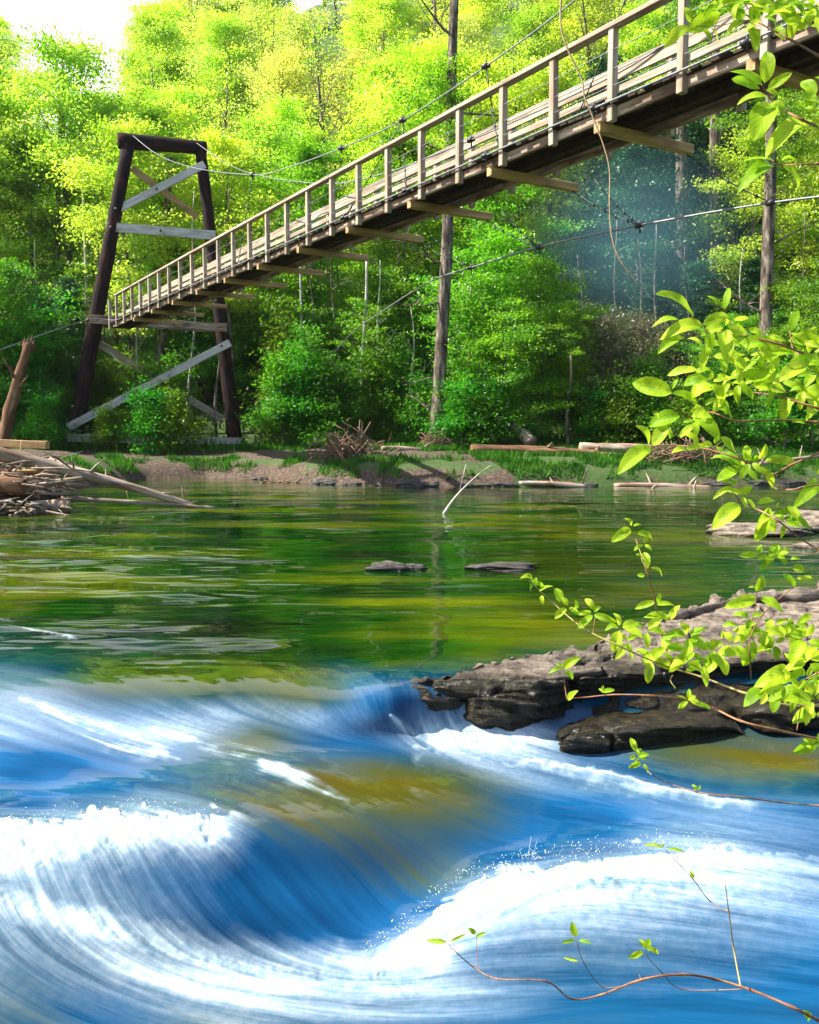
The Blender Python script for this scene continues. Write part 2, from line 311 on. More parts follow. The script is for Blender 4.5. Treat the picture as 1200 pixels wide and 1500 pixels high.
pys = np.concatenate([[683, 686, 689], np.arange(690, 1530, 1.7), [1535, 1545, 1560, 1580, 1610, 1650, 1750, 1950, 2300, 3000, 4500]])
PX, PY = np.meshgrid(pxs, pys)
QX = np.clip(PX, -200, 1400); QY = np.clip(PY, 715, 1650)
# gaussian-weighted local interpolation of the control points (on a coarse lattice, then bilinear)
lx = np.arange(-210, 1411, 10.); ly = np.arange(700, 1661, 6.)
LX, LY = np.meshgrid(lx, ly)
dx = (LX[..., None]-CP[:, 0]); dy = (LY[..., None]-CP[:, 1])*2.2
kern = lambda a, b: np.sqrt(a*a+b*b+35.**2)
ddx = CP[:, 0][:, None]-CP[:, 0]; ddy = (CP[:, 1][:, None]-CP[:, 1])*2.2
nC = len(CP); K = np.zeros((nC+1, nC+1)); K[:nC, :nC] = kern(ddx, ddy)-np.eye(nC)*8.; K[nC, :nC] = 1; K[:nC, nC] = 1
cf = np.linalg.solve(K, np.vstack([CP[:, 2:], np.zeros((1, CP.shape[1]-2))]))
vals = kern(dx, dy) @ cf[:nC] + cf[nC]
def smooth2(a, k=1):
    for _ in range(k):
        p = np.pad(a, 1, mode='edge'); a = (p[1:-1, 1:-1]*4+p[:-2, 1:-1]*1+p[2:, 1:-1]*1+p[1:-1, :-2]*1.0+p[1:-1, 2:]*1.0)/8
    return a
fields = []
for c in range(vals.shape[-1]):
    a = smooth2(vals[..., c], 6 if c == 0 else 2)
    u = (QX-lx[0])/10.; v = (QY-ly[0])/6.
    i = np.clip(np.floor(v).astype(int), 0, len(ly)-2); j = np.clip(np.floor(u).astype(int), 0, len(lx)-2); fv = v-i; fu = u-j
    fields.append((a[i, j]*(1-fu)+a[i, j+1]*fu)*(1-fv)+(a[i+1, j]*(1-fu)+a[i+1, j+1]*fu)*fv)
Zb, foam, blue, brown, vx, vy = fields
pool = np.clip((960-PY)/60, 0, 1)
Zb = Zb*(1-pool) + (-1.5)*pool
# world position of each surface point
ct, st_ = math.cos(TH), math.sin(TH)
def toworld(PX, PY, Z):
    cy = -(PY-750)/F; rz = cy*ct-st_; ry = cy*st_+ct; k = Z/rz
    return (PX-600)/F*k, ry*k
WX, WY = toworld(PX, PY, Zb)
# line integral convolution along the flow: streaks drawn out by the current
rng = np.random.RandomState(4)
nr, nc = PX.shape
def sample(a, r, c):
    r = np.clip(r, 0, nr-1.001); c = np.clip(c, 0, nc-1.001); i = r.astype(int); j = c.astype(int); fr = r-i; fc = c-j
    return (a[i, j]*(1-fc)+a[i, j+1]*fc)*(1-fr)+(a[i+1, j]*(1-fc)+a[i+1, j+1]*fc)*fr
sp = np.hypot(vx, vy)+1e-6; ux = vx/sp; uy = vy/sp
def lic(noise, n, step=1.0):
    acc = noise.copy(); tot = 1
    for sg in (1, -1):
        r, c = np.meshgrid(np.arange(nr, dtype=float), np.arange(nc, dtype=float), indexing='ij')
        for k in range(n):
            dr = sample(uy, r, c); dc = sample(ux, r, c)
            r = r+dr*step*sg; c = c+dc*step*sg
            acc += sample(noise, r, c)*(1-k/n); tot += (1-k/n)
    return acc
def norm(a): return (a-a.mean())/a.std()
n_f = rng.rand(nr, nc)
n_c = smooth2(rng.rand(nr, nc), 6)
s_f = norm(lic(n_f, 22, 1.0)); s_c = norm(lic(n_c, 34, 2.0)); s_b = norm(lic(smooth2(rng.rand(nr, nc), 30), 30, 4.0))
lipline = np.interp(PX, [-100, 60, 200, 330, 430, 560, 640], [930, 945, 975, 985, 968, 980, 990]) + (fbm(PX*.012, PY*.03, 3, 71)-.5)*50
rapid = np.clip((PY-lipline)/40+.5, 0, 1); nearx = ((PX > -60) & (PX < 1260) & (PY < 1535)).astype(float)
depthy = np.maximum(WY, 1)
streak = (.17*s_f + .06*s_c + .36*s_b)*nearx
foam_glint = np.clip(foam, 0, 1)
jit = (fbm(PX*.02, PY*.03, 4, 81)-.5)*34 + (fbm(PX*.09, PY*.09, 3, 83)-.5)*18 + 5*s_b
def band(xs_, ys_, D, x0, x1, f=30.):
    d = PY - np.interp(PX, xs_, ys_) + jit
    e = np.clip((PX-x0)/f, 0, 1)*np.clip((x1-PX)/(f*3), 0, 1)
    return np.clip(d/9, 0, 1)*np.exp(-np.maximum(d-D*.5, 0)/D)*e
def ridge(P, w_):
    best = np.full(PX.shape, 1e9); tt = np.zeros(PX.shape)
    for k in range(len(P)-1):
        ax, ay = P[k]; bx, by = P[k+1]; ux_, uy_ = bx-ax, by-ay; t = np.clip(((PX-ax)*ux_+(PY-ay)*uy_)/(ux_*ux_+uy_*uy_), 0, 1)
        d = np.hypot(PX-ax-t*ux_, PY-ay-t*uy_); m_ = d < best; best = np.where(m_, d, best); tt = np.where(m_, (k+t)/(len(P)-1), tt)
    return np.exp(-(best/(w_*(.35+np.sin(np.pi*np.clip(tt, .02, .98)))+jit*.12*w_/10))**2)
foam_glint = foam_glint*np.interp(PY, [900, 975, 1010, 1075, 1110, 1180, 1380, 1450], [.8, .9, 1.6, 1.5, .95, .6, .75, .95])
pile = band([520, 560, 600, 650, 700, 780, 860, 950, 1060, 1200], [1408, 1392, 1362, 1318, 1284, 1262, 1254, 1240, 1236, 1240], np.interp(PX, [540, 620, 750, 950], [14, 40, 80, 110]), 500, 1330, 40)
pile *= np.interp(PX, [520, 560, 900, 1100, 1250], [1, 1, .95, .75, .5])
lcr = band([-60, 0, 100, 200, 300, 380, 440], [1215, 1202, 1192, 1178, 1184, 1200, 1225], np.interp(PX, [0, 200, 380], [95, 75, 45]), -400, 400)
swash = np.exp(-((PY-np.interp(PX, [-60, 60, 180, 320, 450, 640, 760], [1300, 1330, 1365, 1405, 1425, 1432, 1440])+jit*.6)/46)**2)*np.clip((820-PX)/260, 0, 1)
edge = band([600, 660, 760, 850, 1000, 1150], [1078, 1090, 1098, 1118, 1150, 1160], 26, 590, 1150, 20)*.8
tex = np.clip(.35+.22*s_c+.12*s_f+1.6*(fbm(PX*.03, PY*.05, 3, 97)-.42), 0, 1); l1 = ridge([(30, 1022), (100, 1052), (190, 1092), (260, 1110)], 17)*tex; l2 = ridge([(225, 1068), (330, 1095), (400, 1125), (510, 1172)], 16)*tex; l3 = ridge([(572, 1048), (600, 1070), (650, 1098)], 9)
glint = np.clip((norm(lic(smooth2(rng.rand(nr, nc), 3), 30, 1.6))-.8)*.7, 0, .66)*(1-rapid)*np.clip((fbm(PX*.006+3, PY*.022, 3, 93)-.46)*7, 0, 1)*np.interp(PX, [0, 300, 620, 900, 1200], [1, 1, .5, .35, .6])*np.clip((PY-745)/40, 0, 1)  # bright sky glints on the pool, painted as pale colour through the foam mask
foam_glint = np.maximum(foam_glint*np.where(PY < 930, .3, 1), glint)
foam_glint = np.clip(np.maximum.reduce([foam_glint, pile*1.05, lcr*1.05, swash*.9, edge, l1, l2, l3]), 0, 1.05)
amp = rapid*(.00010*s_f + .0001*s_c + .0009*s_b)*nearx*(WY/4)
# foam lumps and fringe on the churning crests
churn = np.clip((foam_glint-.8)/.2, 0, 1)*rapid
lump = (fbm(WX*9, WY*9, 4, 31)-.5)*.10 + (fbm(WX*30, WY*30, 3, 33)-.5)*.05
crest = np.exp(-((PY-(np.interp(PX, [520, 600, 680, 800, 950, 1200], [1405, 1350, 1285, 1252, 1236, 1238])))/16)**2)*(PX > 530) + np.exp(-((PY-np.interp(PX, [-200, 0, 200, 330], [1230, 1200, 1180, 1195]))/10)**2)*(PX < 330)
Z = Zb + amp + churn*lump*(.35+.9*crest)
# pool ripples: long low waves across the current, sharpening to the left
rp = (1-rapid)
nz = lambda a, b, sd: fbm(WX*a, WY*b, 3, sd)-.5
patch = np.clip((fbm(WX*.35+2, WY*.8, 3, 51)-.40)*6, 0, 1)*(.3+.7*np.clip((650-PX)/400, 0, 1))*np.clip((26-WY)/8, .1, 1)
Z = Z + rp*((nz(.9, 3.2, 41)*.09 + nz(2.4, 8, 43)*.05)*(.3+patch*1.1))*np.clip(WY/14, .25, 1)*np.clip((34-WY)/8+.3, .15, 1)
v = np.stack([WX, WY, Z], -1).reshape(-1, 3)
FAm = foam_glint + .0
m, nt, out = newmat('river_water'); L = nt.links.new
bs = N(nt, 'BsdfPrincipled', i_IOR=1.33)
A = lambda n: N(nt, 'Attribute', attribute_name=n).outputs['Fac']
af, ab, aw, ast = A('foam'), A('blue'), A('brown'), A('streak')
def mth(op, a, b=None, c=None, clamp=False):
    n = N(nt, 'Math', operation=op, use_clamp=clamp)
    for i, q in enumerate((a, b, c)):
        if q is None: continue
        if isinstance(q, (int, float)): n.inputs[i].default_value = q
        else: L(q, n.inputs[i])
    return n.outputs[0]
def mixc(f, a, b):
    n = N(nt, 'MixRGB')
    for i, q in enumerate((f, a, b)):
        if isinstance(q, tuple): n.inputs[i].default_value = (*q, 1)
        elif isinstance(q, (int, float)): n.inputs[i].default_value = q
        else: L(q, n.inputs[i])
    return n.outputs[0]
tc = N(nt, 'TexCoord'); mp = N(nt, 'Mapping'); mp.inputs['Scale'].default_value = (.35, .9, 1); L(tc.outputs['Object'], mp.inputs[0])
ng = N(nt, 'TexNoise', i_Scale=1.0, i_Detail=5.0); L(mp.outputs[0], ng.inputs['Vector'])
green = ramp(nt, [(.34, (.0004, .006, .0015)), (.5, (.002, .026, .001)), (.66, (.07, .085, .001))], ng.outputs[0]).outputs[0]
bluec = mixc(mth('MULTIPLY_ADD', ast, .22, .5, True), (.0003, .012, .05), (.007, .11, .28))  # blue of the reflected sky mixed into the base colour
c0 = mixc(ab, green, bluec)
bfac = mth('MULTIPLY', mth('MULTIPLY_ADD', ast, .2, .9), aw, clamp=True)
c0 = mixc(bfac, c0, ramp(nt, [(.4, (.035, .055, .003)), (.58, (.06, .055, .006)), (.72, (.085, .045, .012))], ng.outputs[0]).outputs[0])
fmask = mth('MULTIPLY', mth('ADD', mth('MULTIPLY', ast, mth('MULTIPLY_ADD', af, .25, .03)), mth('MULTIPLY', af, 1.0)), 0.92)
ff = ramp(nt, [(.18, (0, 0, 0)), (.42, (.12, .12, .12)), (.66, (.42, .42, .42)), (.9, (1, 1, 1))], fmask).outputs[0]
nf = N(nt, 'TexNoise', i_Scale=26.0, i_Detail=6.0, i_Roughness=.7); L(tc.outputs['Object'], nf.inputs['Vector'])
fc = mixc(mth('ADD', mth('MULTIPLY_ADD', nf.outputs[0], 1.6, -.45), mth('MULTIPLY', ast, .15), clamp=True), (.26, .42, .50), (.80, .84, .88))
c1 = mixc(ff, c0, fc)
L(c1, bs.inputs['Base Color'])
L(mth('MULTIPLY_ADD', ff, .5, .05), bs.inputs['Roughness'])
mp2 = N(nt, 'Mapping'); mp2.inputs['Scale'].default_value = (.45, 2.8, 1); L(tc.outputs['Object'], mp2.inputs[0])
nb = N(nt, 'TexNoise', i_Scale=1.0, i_Detail=2.5, i_Roughness=.5); L(mp2.outputs[0], nb.inputs['Vector'])
ap = A('pool'); bp = N(nt, 'Bump', i_Distance=.16); L(mth('MULTIPLY', ap, 1.0), bp.inputs['Strength']); L(nb.outputs[0], bp.inputs['Height'])
L(bp.outputs[0], bs.inputs['Normal']); L(bs.outputs[0], out.inputs[0])
me = mesh('river', v, gridfaces(nr, nc)[:, ::-1], m)
for nm, a in (('foam', foam_glint), ('blue', np.clip(blue, 0, 1)), ('brown', np.clip(np.clip(brown, 0, 1)*1.5-.12+.16*s_b*np.clip(brown*4, 0, 1), 0, 1)), ('streak', streak), ('pool', rp*(.10+.9*patch))):  # foam attribute also carries the painted pool glints
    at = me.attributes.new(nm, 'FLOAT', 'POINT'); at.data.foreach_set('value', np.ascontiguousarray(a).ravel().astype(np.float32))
M_water = m
tag(link('river', me), 'green river pool breaking into blue and white rapids', None, None, 'structure')
# ------------------------------------------------------------ trees
def tree_mesh(seed, H, R, base, nl, nleaf, ls, tr=.16, spray=(.5, .14), rise=.5, shape='round', lean=.0, nsub=7, split=False, flat=.55):
    rs = random.Random(seed); rg = np.random.RandomState(seed)
    mb = MB(); k = 9; pts = []; rad = []; px_, py_ = 0, 0
    for i in range(k+1):
        t = i/k; px_ += rs.uniform(-1, 1)*H*.012+lean*H/k; py_ += rs.uniform(-1, 1)*H*.012
        pts.append(Vector((px_, py_, H*.96*t-.4*(i == 0)))); rad.append(tr*(1-t)**.8+.012+(.35*tr if i == 0 else 0))
    mb.tube(pts, rad, 9, True, .08, rs)
    def trunk(t): q = t*k; i = min(int(q), k-1); return pts[i].lerp(pts[i+1], q-i)
    segs = []
    for j in range(nl):
        t = base/H + (1-base/H)*((j+rs.random()*.8)/nl); u = (t-base/H)/(1-base/H)
        if shape == 'round': pr = math.sin(math.pi*min(1, .18+u*.8))**.6
        elif shape == 'cone': pr = (1-u)**.75+.08
        else: pr = .6+.4*math.sin(u*9)
        Lb = R*pr*rs.uniform(.7, 1.15); az = j*2.4+rs.uniform(-.5, .5)
        el = rise*(.5+u)+rs.uniform(-.2, .2) if shape != 'cone' else rs.uniform(-.25, .05)
        d = Vector((math.cos(az)*math.cos(el), math.sin(az)*math.cos(el), math.sin(el))); p = trunk(t*.97); lp = [p.copy()]
        for s in range(5):
            d = (d+Vector((rs.uniform(-.2, .2), rs.uniform(-.2, .2), rs.uniform(-.1, .16)))).normalized(); p = p+d*Lb/5; lp.append(p.copy())
        r0 = max(.014, tr*.36*(1-t)**.5); mb.tube(lp, [r0*(1-q/5.6) for q in range(6)], 5, False)
        for s in range(nsub):
            q = rs.uniform(.25, 1)*5; i = min(int(q), 4); a = lp[i].lerp(lp[i+1], q-i)
            dd = Vector((rs.uniform(-1, 1), rs.uniform(-1, 1), rs.uniform(-.25, .5))).normalized()*Lb*rs.uniform(.2, .42)
            b_ = a+dd; mb.tube([a, a.lerp(b_, .5)+Vector((0, 0, .04)), b_], [r0*.35, r0*.25, .005], 4, False)
            segs.append((a, b_))
    ns = len(segs); A_ = np.array([s[0] for s in segs]); B_ = np.array([s[1] for s in segs])
    wgt = rg.rand(ns)**2.4+.06; wgt /= wgt.sum()
    si = rg.choice(ns, nleaf, p=wgt); t = rg.rand(nleaf, 1)**.7*1.15
    P = A_[si]*(1-t)+B_[si]*t + rg.randn(nleaf, 3)*np.array([spray[0], spray[0], spray[1]])*R*.16*1.6
    n_ = rg.randn(nleaf, 3); n_[:, 2] = np.abs(n_[:, 2])*1.0+flat; n_ /= np.linalg.norm(n_, axis=1, keepdims=True)
    a = np.cross(n_, rg.randn(nleaf, 3)); a /= np.linalg.norm(a, axis=1, keepdims=True); b = np.cross(n_, a)
    s_ = ls*rg.uniform(.55, 1.25, (nleaf, 1)); dr = np.array([0, 0, -.18])*s_
    V = np.stack([P-a*s_*.5, P+b*s_*.32+dr*.2, P+a*s_*.55+dr, P-b*s_*.32+dr*.2], 1).reshape(-1, 3)
    Fq = np.arange(nleaf*4).reshape(-1, 4)
    return mesh('trunk', mb.V, mb.F, None), mesh('crown', V, Fq, None, False)
LY = leafmat('sunlit_spring_leaves', (.24, .44, .02), (.56, .68, .08), (1.5, 1.5, 1), vv=.2, hv=.02)  # sunlight on the upper hillside is put into this leaf colour
LP = leafmat('sunlit_pale_leaves', (.42, .56, .10), (.62, .68, .2), (1.3, 1.3, .8), vv=.2)  # sunlit brightness painted into the paler leaves as well
LG = leafmat('green_leaves', (.06, .19, .008), (.19, .37, .015), (1.5, 1.6, .8), vv=.25, hv=.018)
LD = leafmat('dark_leaves', (.015, .07, .03), (.04, .14, .045), (1, 1.2, .8), vv=.3, tw=.3)
LB = leafmat('bush_leaves', (.035, .135, .008), (.12, .28, .012), (1.4, 1.5, .8), vv=.3, gloss=.025)
LK = leafmat('brush_leaves', (.10, .09, .05), (.16, .20, .06), (1, 1, .8), vv=.2)
LGR = leafmat('grass_blades', (.02, .08, .006), (.07, .18, .012), (1.3, 1.4, .8), vv=.2, gloss=.02, nscale=1.5)
protos = {}
def proto(key, lm, bark, **kw):
    t, c = tree_mesh(**kw); t.materials.append(bark); c.materials.append(lm); protos[key] = (t, c)
proto('y1', LY, M_bark, seed=1, H=15, R=3.9, base=4, nl=26, nleaf=25000, ls=.165)
proto('y2', LY, M_bark, seed=2, H=13, R=3.6, base=2.5, nl=26, nleaf=23000, ls=.155)
proto('y3', LP, M_bark, seed=3, H=14, R=3.6, base=4, nl=24, nleaf=14000, ls=.14, tr=.2)
proto('g1', LG, M_bark, seed=4, H=14, R=3.8, base=2, nl=28, nleaf=25000, ls=.155, tr=.14)
proto('g2', LG, M_bark, seed=5, H=9, R=3.2, base=.8, nl=26, nleaf=20000, ls=.145, tr=.09, rise=.25)
proto('d1', LD, M_bark, seed=6, H=15, R=3.6, base=1, nl=44, nleaf=20000, ls=.19, shape='cone', nsub=9)
proto('b1', LB, M_bark, seed=7, H=2.7, R=1.9, base=.1, nl=15, nleaf=6500, ls=.135, tr=.03, rise=1.1, shape='x', nsub=9, spray=(.6, .3))
proto('b2', LB, M_bark, seed=8, H=1.7, R=1.6, base=.05, nl=14, nleaf=5000, ls=.125, tr=.025, rise=.8, shape='x', nsub=9, spray=(.6, .3))
proto('k1', LK, M_bark, seed=9, H=5, R=2.4, base=.3, nl=30, nleaf=3500, ls=.1, tr=.05, nsub=14, rise=.8)
proto('s1', LG, M_pale, seed=10, H=8, R=1.6, base=3, nl=14, nleaf=2200, ls=.15, tr=.06, lean=-.03)
proto('t1', LG, M_bark, seed=11, H=19, R=3.2, base=11, nl=14, nleaf=7000, ls=.19, tr=.3)
proto('x1', LY, M_bark, seed=12, H=17, R=3.6, base=5, nl=22, nleaf=1500, ls=.15, tr=.22, rise=1.0)
rT = random.Random(77)
def plant(key, x, y, label, cat, group, s=1.0, rot=None, name='tree', z=None, tilt=0):
    o = empty(name, (x, y, (gz(x, y) if z is None else z)-.05), label, cat, group)
    o.rotation_euler = (tilt, 0, rT.uniform(0, 6.28) if rot is None else rot); o.scale = (s, s, s*rT.uniform(.92, 1.08))
    t, c = protos[key]
    for nm, me in (('trunk', t), ('crown', c)):
        q = bpy.data.objects.new(nm if name != 'shrub' or nm == 'crown' else 'stem', me); C.link(q); q.parent = o
    return o
G_HILL = 'trees filling the wooded hillside'
lab = {'y1': 'bright yellow-green spring tree in the wood covering the hillside', 'y2': 'bright yellow-green spring tree in the wood covering the hillside',
       'y3': 'pale thin-leaved spring tree in the wood covering the hillside', 'g1': 'mid green leafy tree in the wood covering the hillside',
       'g2': 'low green understorey tree at the foot of the wooded hillside', 'd1': 'dark blue-green evergreen tree standing in the wood'}
grp = {'y1': 'yellow-green trees on the hillside', 'y2': 'yellow-green trees on the hillside', 'y3': 'pale trees on the hillside', 'g1': 'mid green trees on the hillside', 'g2': 'low green trees behind the far bank', 'd1': 'dark evergreens in the wood'}
def P_(px, y): return (px-600)/F*y
# rows climbing the hill
for ri, (y0, n, lo, hi) in enumerate([(43.5, 11, -.62, .62), (48, 12, -.64, .62), (53, 12, -.62, .62), (59, 12, -.6, .6), (66, 12, -.6, .6), (75, 12, -.6, .6), (87, 12, -.58, .58), (102, 12, -.58, .58), (120, 13, -.56, .56), (140, 13, -.5, .5)]):
    for i in range(n):
        r_ = lo+(hi-lo)*(i+.5+rT.uniform(-.35, .35))/n; y = y0+rT.uniform(-2, 2); x = r_*y; px = 600+F*r_
        if px > 20 and px < 200 and ri > 3: continue
        dark = (820 < px < 1080 and ri < 3)
        if ri == 0: key = rT.choice(['g1', 'y1', 'y2'])
        elif ri == 1: key = rT.choice(['g1', 'y1', 'y2', 'y1', 'y3'])
        else: key = rT.choice(['y1', 'y2', 'y1', 'y3', 'y3', 'g1'])
        if dark: key = 'd1'
        plant(key, x, y, lab[key], 'tree', grp[key], rT.uniform(.85, 1.15))
for i in range(16):
    px = rT.uniform(225, 430); y = rT.uniform(58, 112); key = rT.choice(['y1', 'y3', 'y2', 'y3']); plant(key, P_(px, y), y, lab[key], 'tree', grp[key], rT.uniform(.8, 1.1))
for (px, y, s) in [(330, 47, .95), (480, 52, 1.0), (150, 52, .9), (560, 58, 1.0), (760, 50, 1.0), (400, 66, 1.0), (250, 62, 1.0), (1020, 52, .9), (640, 70, 1.1), (860, 60, 1.1)]:
    plant('x1', P_(px, y), y, 'nearly bare tree with dark open branches among the yellow-green trees', 'tree', 'nearly bare trees in the wood', s)
# understorey along the bench
for (px, y, s) in [(30, 38, .8), (-60, 36, 1), (440, 41, .7), (470, 40.5, .62), (560, 41, .8), (700, 35.5, .75), (745, 34, .7), (790, 35.5, .8), (720, 38, 1.0), (1060, 37, .6), (1120, 34, .55), (1190, 32, .7), (1260, 34, .9), (250, 44, .8), (620, 42, .8)]:
    plant('g2', P_(px, y), y, lab['g2'], 'tree', grp['g2'], s)
for (px, y, s) in [(18, 39, .42), (62, 38.6, .38), (112, 40.5, .45), (300, 42.5, .42)]:
    plant('d1', P_(px, y), y, 'small dark blue-green evergreen low behind the wooden tower', 'tree', 'small dark evergreens behind the tower', s)
# shrubs round the tower and along the bank
for (px, y, k, s) in [(150, 39.5, 'b1', .9), (190, 37.2, 'b1', .9), (230, 38, 'b1', 1.0), (240, 37.5, 'b1', .8), (165, 35.2, 'b2', .7), (215, 34.8, 'b2', 1.0), (255, 35.3, 'b2', 1.0),
                      (82, 38.5, 'b1', 1.1), (40, 36.5, 'b1', 1.3), (-10, 36, 'b1', 1.2), (60, 34.6, 'b2', .8), (372, 41, 'b1', 1.1), (410, 37, 'b1', .8), (365, 42, 'b1', 1.1), (415, 36, 'b1', 1.0), (455, 35.5, 'b1', 1.0), (500, 35, 'b1', .95), (430, 38, 'b1', 1.3), (540, 36.5, 'b1', 1.0), (315, 42, 'b1', 1.2),
                      (580, 37.5, 'b1', .9), (610, 35.5, 'b2', 1), (680, 33.2, 'b2', 1.0), (715, 33, 'b2', 1.1), (870, 33.5, 'b2', .9), (905, 33, 'b2', 1.0), (960, 32.5, 'b2', .9), (1010, 32, 'b2', 1.0), (840, 35, 'b1', .9), (940, 35, 'b1', .9), (1050, 33, 'b1', .8), (1150, 31, 'b2', 1.1)]:
    tw = px < 360
    plant(k, P_(px, y), y, 'leafy green shrub crowding round the foot of the wooden tower' if tw else 'leafy green shrub growing along the top of the far bank', 'shrub', 'shrubs round the tower foot' if tw else 'shrubs along the far bank', s, name='shrub')
for (px, y, s) in [(850, 37, 1.0), (895, 38, 1.1), (940, 39, 1.1), (905, 35.5, .75), (985, 38, .9)]:
    plant('k1', P_(px, y), y, 'tangled brown half-bare brush on the slope right of the leafy tree', 'brush', 'brown tangled brush', s, name='shrub')
for (px, y, s) in [(70, 41, .7), (110, 44, .7), (30, 40, .6), (880, 46, 1.0), (1010, 41, .9), (1090, 41, .8), (930, 42, .6)]:
    plant('d1', P_(px, y), y, 'dark evergreen filling the shade low in the wood', 'tree', 'dark evergreens low in the wood', s*.6)
# individual trees one can tell apart
def single(name, px0, py0, px1, py1, y, r0, r1, mat, label, crown=None, bend=.15, limbs=()):
    a = at_y(px0, py0, y); b = at_y(px1, py1, y); a.z = gz(a.x, a.y)-.1
    o = empty(name, a, label, 'tree'); rs = random.Random(int(px0)); mb = MB(); pts = []; rad = []
    for i in range(15):
        t = i/14; p = a.lerp(b, t); p.x += math.sin(t*6+px0)*bend*t*(1-t)*2; pts.append(p-a); rad.append((r0*(1-t)+r1*t)*(1+.45*math.exp(-t*18)))
    mb.tube(pts, rad, 12, True, .06, rs)
    for (t, dx, dz, L_, r) in limbs:
        p = pts[int(t*14)]; d = Vector((dx, rs.uniform(-.4, .4), dz)).normalized(); q = [p]; rr_ = [r]
        for s in range(6): d = (d+Vector((rs.uniform(-.25, .25), rs.uniform(-.2, .2), rs.uniform(-.12, .2)))).normalized(); q.append(q[-1]+d*L_/6); rr_.append(r*(1-s/6.5))
        mb.tube(q, rr_, 6, False)
        for s in range(5):
            w_ = q[rs.randint(2, 5)]; e = w_+Vector((rs.uniform(-1, 1), rs.uniform(-.5, .5), rs.uniform(-.2, .8)))*L_*.3; mb.tube([w_, w_.lerp(e, .5)+Vector((0, 0, .05)), e], [r*.35, r*.25, .006], 4, False)
    q = bpy.data.objects.new('trunk', mesh('trunk', mb.V, mb.F, mat)); C.link(q); q.parent = o
    if crown:
        k, z, s = crown; q = bpy.data.objects.new('crown', protos[k][1]); C.link(q); q.parent = o; q.location = (b-a)*z; q.scale = (s, s, s); q.rotation_euler[2] = rs.uniform(0, 6)
    return o
single('tall_tree', 640, 640, 672, -120, 34, .26, .15, M_bark, 'tall straight grey trunk rising from the far bank behind the footbridge', ('t1', .15, .62), limbs=[(.12, -1, .3, 1.6, .04), (.2, -1, -.2, 1.5, .03), (.3, -1, -.1, 1.8, .04), (.26, 1, .2, 1.6, .035), (.4, -1, .3, 2.2, .05), (.5, 1, .4, 2.5, .05), (.62, -1, .3, 2.5, .05), (.7, 1, .3, 2.5, .05), (.8, -1, .5, 2.5, .05)])
single('tall_tree', 1122, 660, 1130, -60, 33, .25, .17, M_bark, 'broad brown trunk at the right behind the large bright leaves', ('t1', .2, .6), limbs=[(.35, -1, .6, 2.4, .06), (.45, 1, .5, 2, .05)])
single('tall_tree', 992, 640, 1000, 60, 46, .36, .24, M_bark, 'straight grey trunk in the bluish shade under the footbridge', ('t1', .35, .7))
single('tall_tree', 1035, 640, 1050, 40, 44, .33, .2, M_bark, 'leaning mottled grey trunk right of the bluish shade', ('t1', .35, .7))
single('tall_tree', 232, 620, 250, 230, 43, .24, .14, M_bark, 'grey trunk seen between the legs of the wooden tower', ('t1', .25, .6))
single('sapling', 530, 612, 537, 380, 37, .09, .05, M_pale, 'slim pale birch sapling leaning left of the tall trunk', ('s1', .0, .8))
single('sapling', 124, 520, 122, 250, 42, .08, .05, M_pale, 'thin pale sapling left of the wooden tower', ('s1', .0, .9))
single('sapling', 437, 600, 440, 380, 38, .07, .04, M_pale, 'thin pale sapling between the tower and the birch', ('s1', .0, .8))
single('sapling', 682, 600, 690, 420, 34.5, .06, .03, M_bark, 'thin brown sapling right of the tall trunk', ('s1', .0, .7))
single('sapling', 832, 650, 836, 520, 33.5, .07, .04, M_bark, 'short dark reddish trunk behind the fallen logs', ('s1', .5, .5))
for i, px in enumerate([12, 48, 150, 178, 275, 318, 362, 400, 462, 490, 560, 590, 612, 735, 780, 858, 905, 945, 968, 1080, 1165, 1188, 1010, 340, 208]):
    y = rT.uniform(37.5, 42.5); t_ = rT.uniform(270, 450)
    o = single('sapling', px, 620, px+rT.uniform(-14, 14), t_, y, rT.uniform(.04, .08), .02, rT.choice([M_pale, M_bark, M_bark, M_bark]), 'thin trunk standing among the leaves in the shade of the wood', None, .35, [(.5, rT.choice([-1, 1]), .5, 1.3, .02), (.7, rT.choice([-1, 1]), .7, 1.2, .02)])
    o['group'] = 'thin trunks in the shade of the wood'
single('bare_tree', 68, 420, 92, 120, 46, .2, .06, M_bark, 'half-bare forked tree against the light at the upper left', ('x1', .0, .95), limbs=[(.3, 1, .9, 3.5, .09), (.45, 1, .8, 3.5, .08), (.5, -1, .9, 3, .07), (.6, 1, .8, 3, .06), (.7, -1, 1, 2.5, .05)])
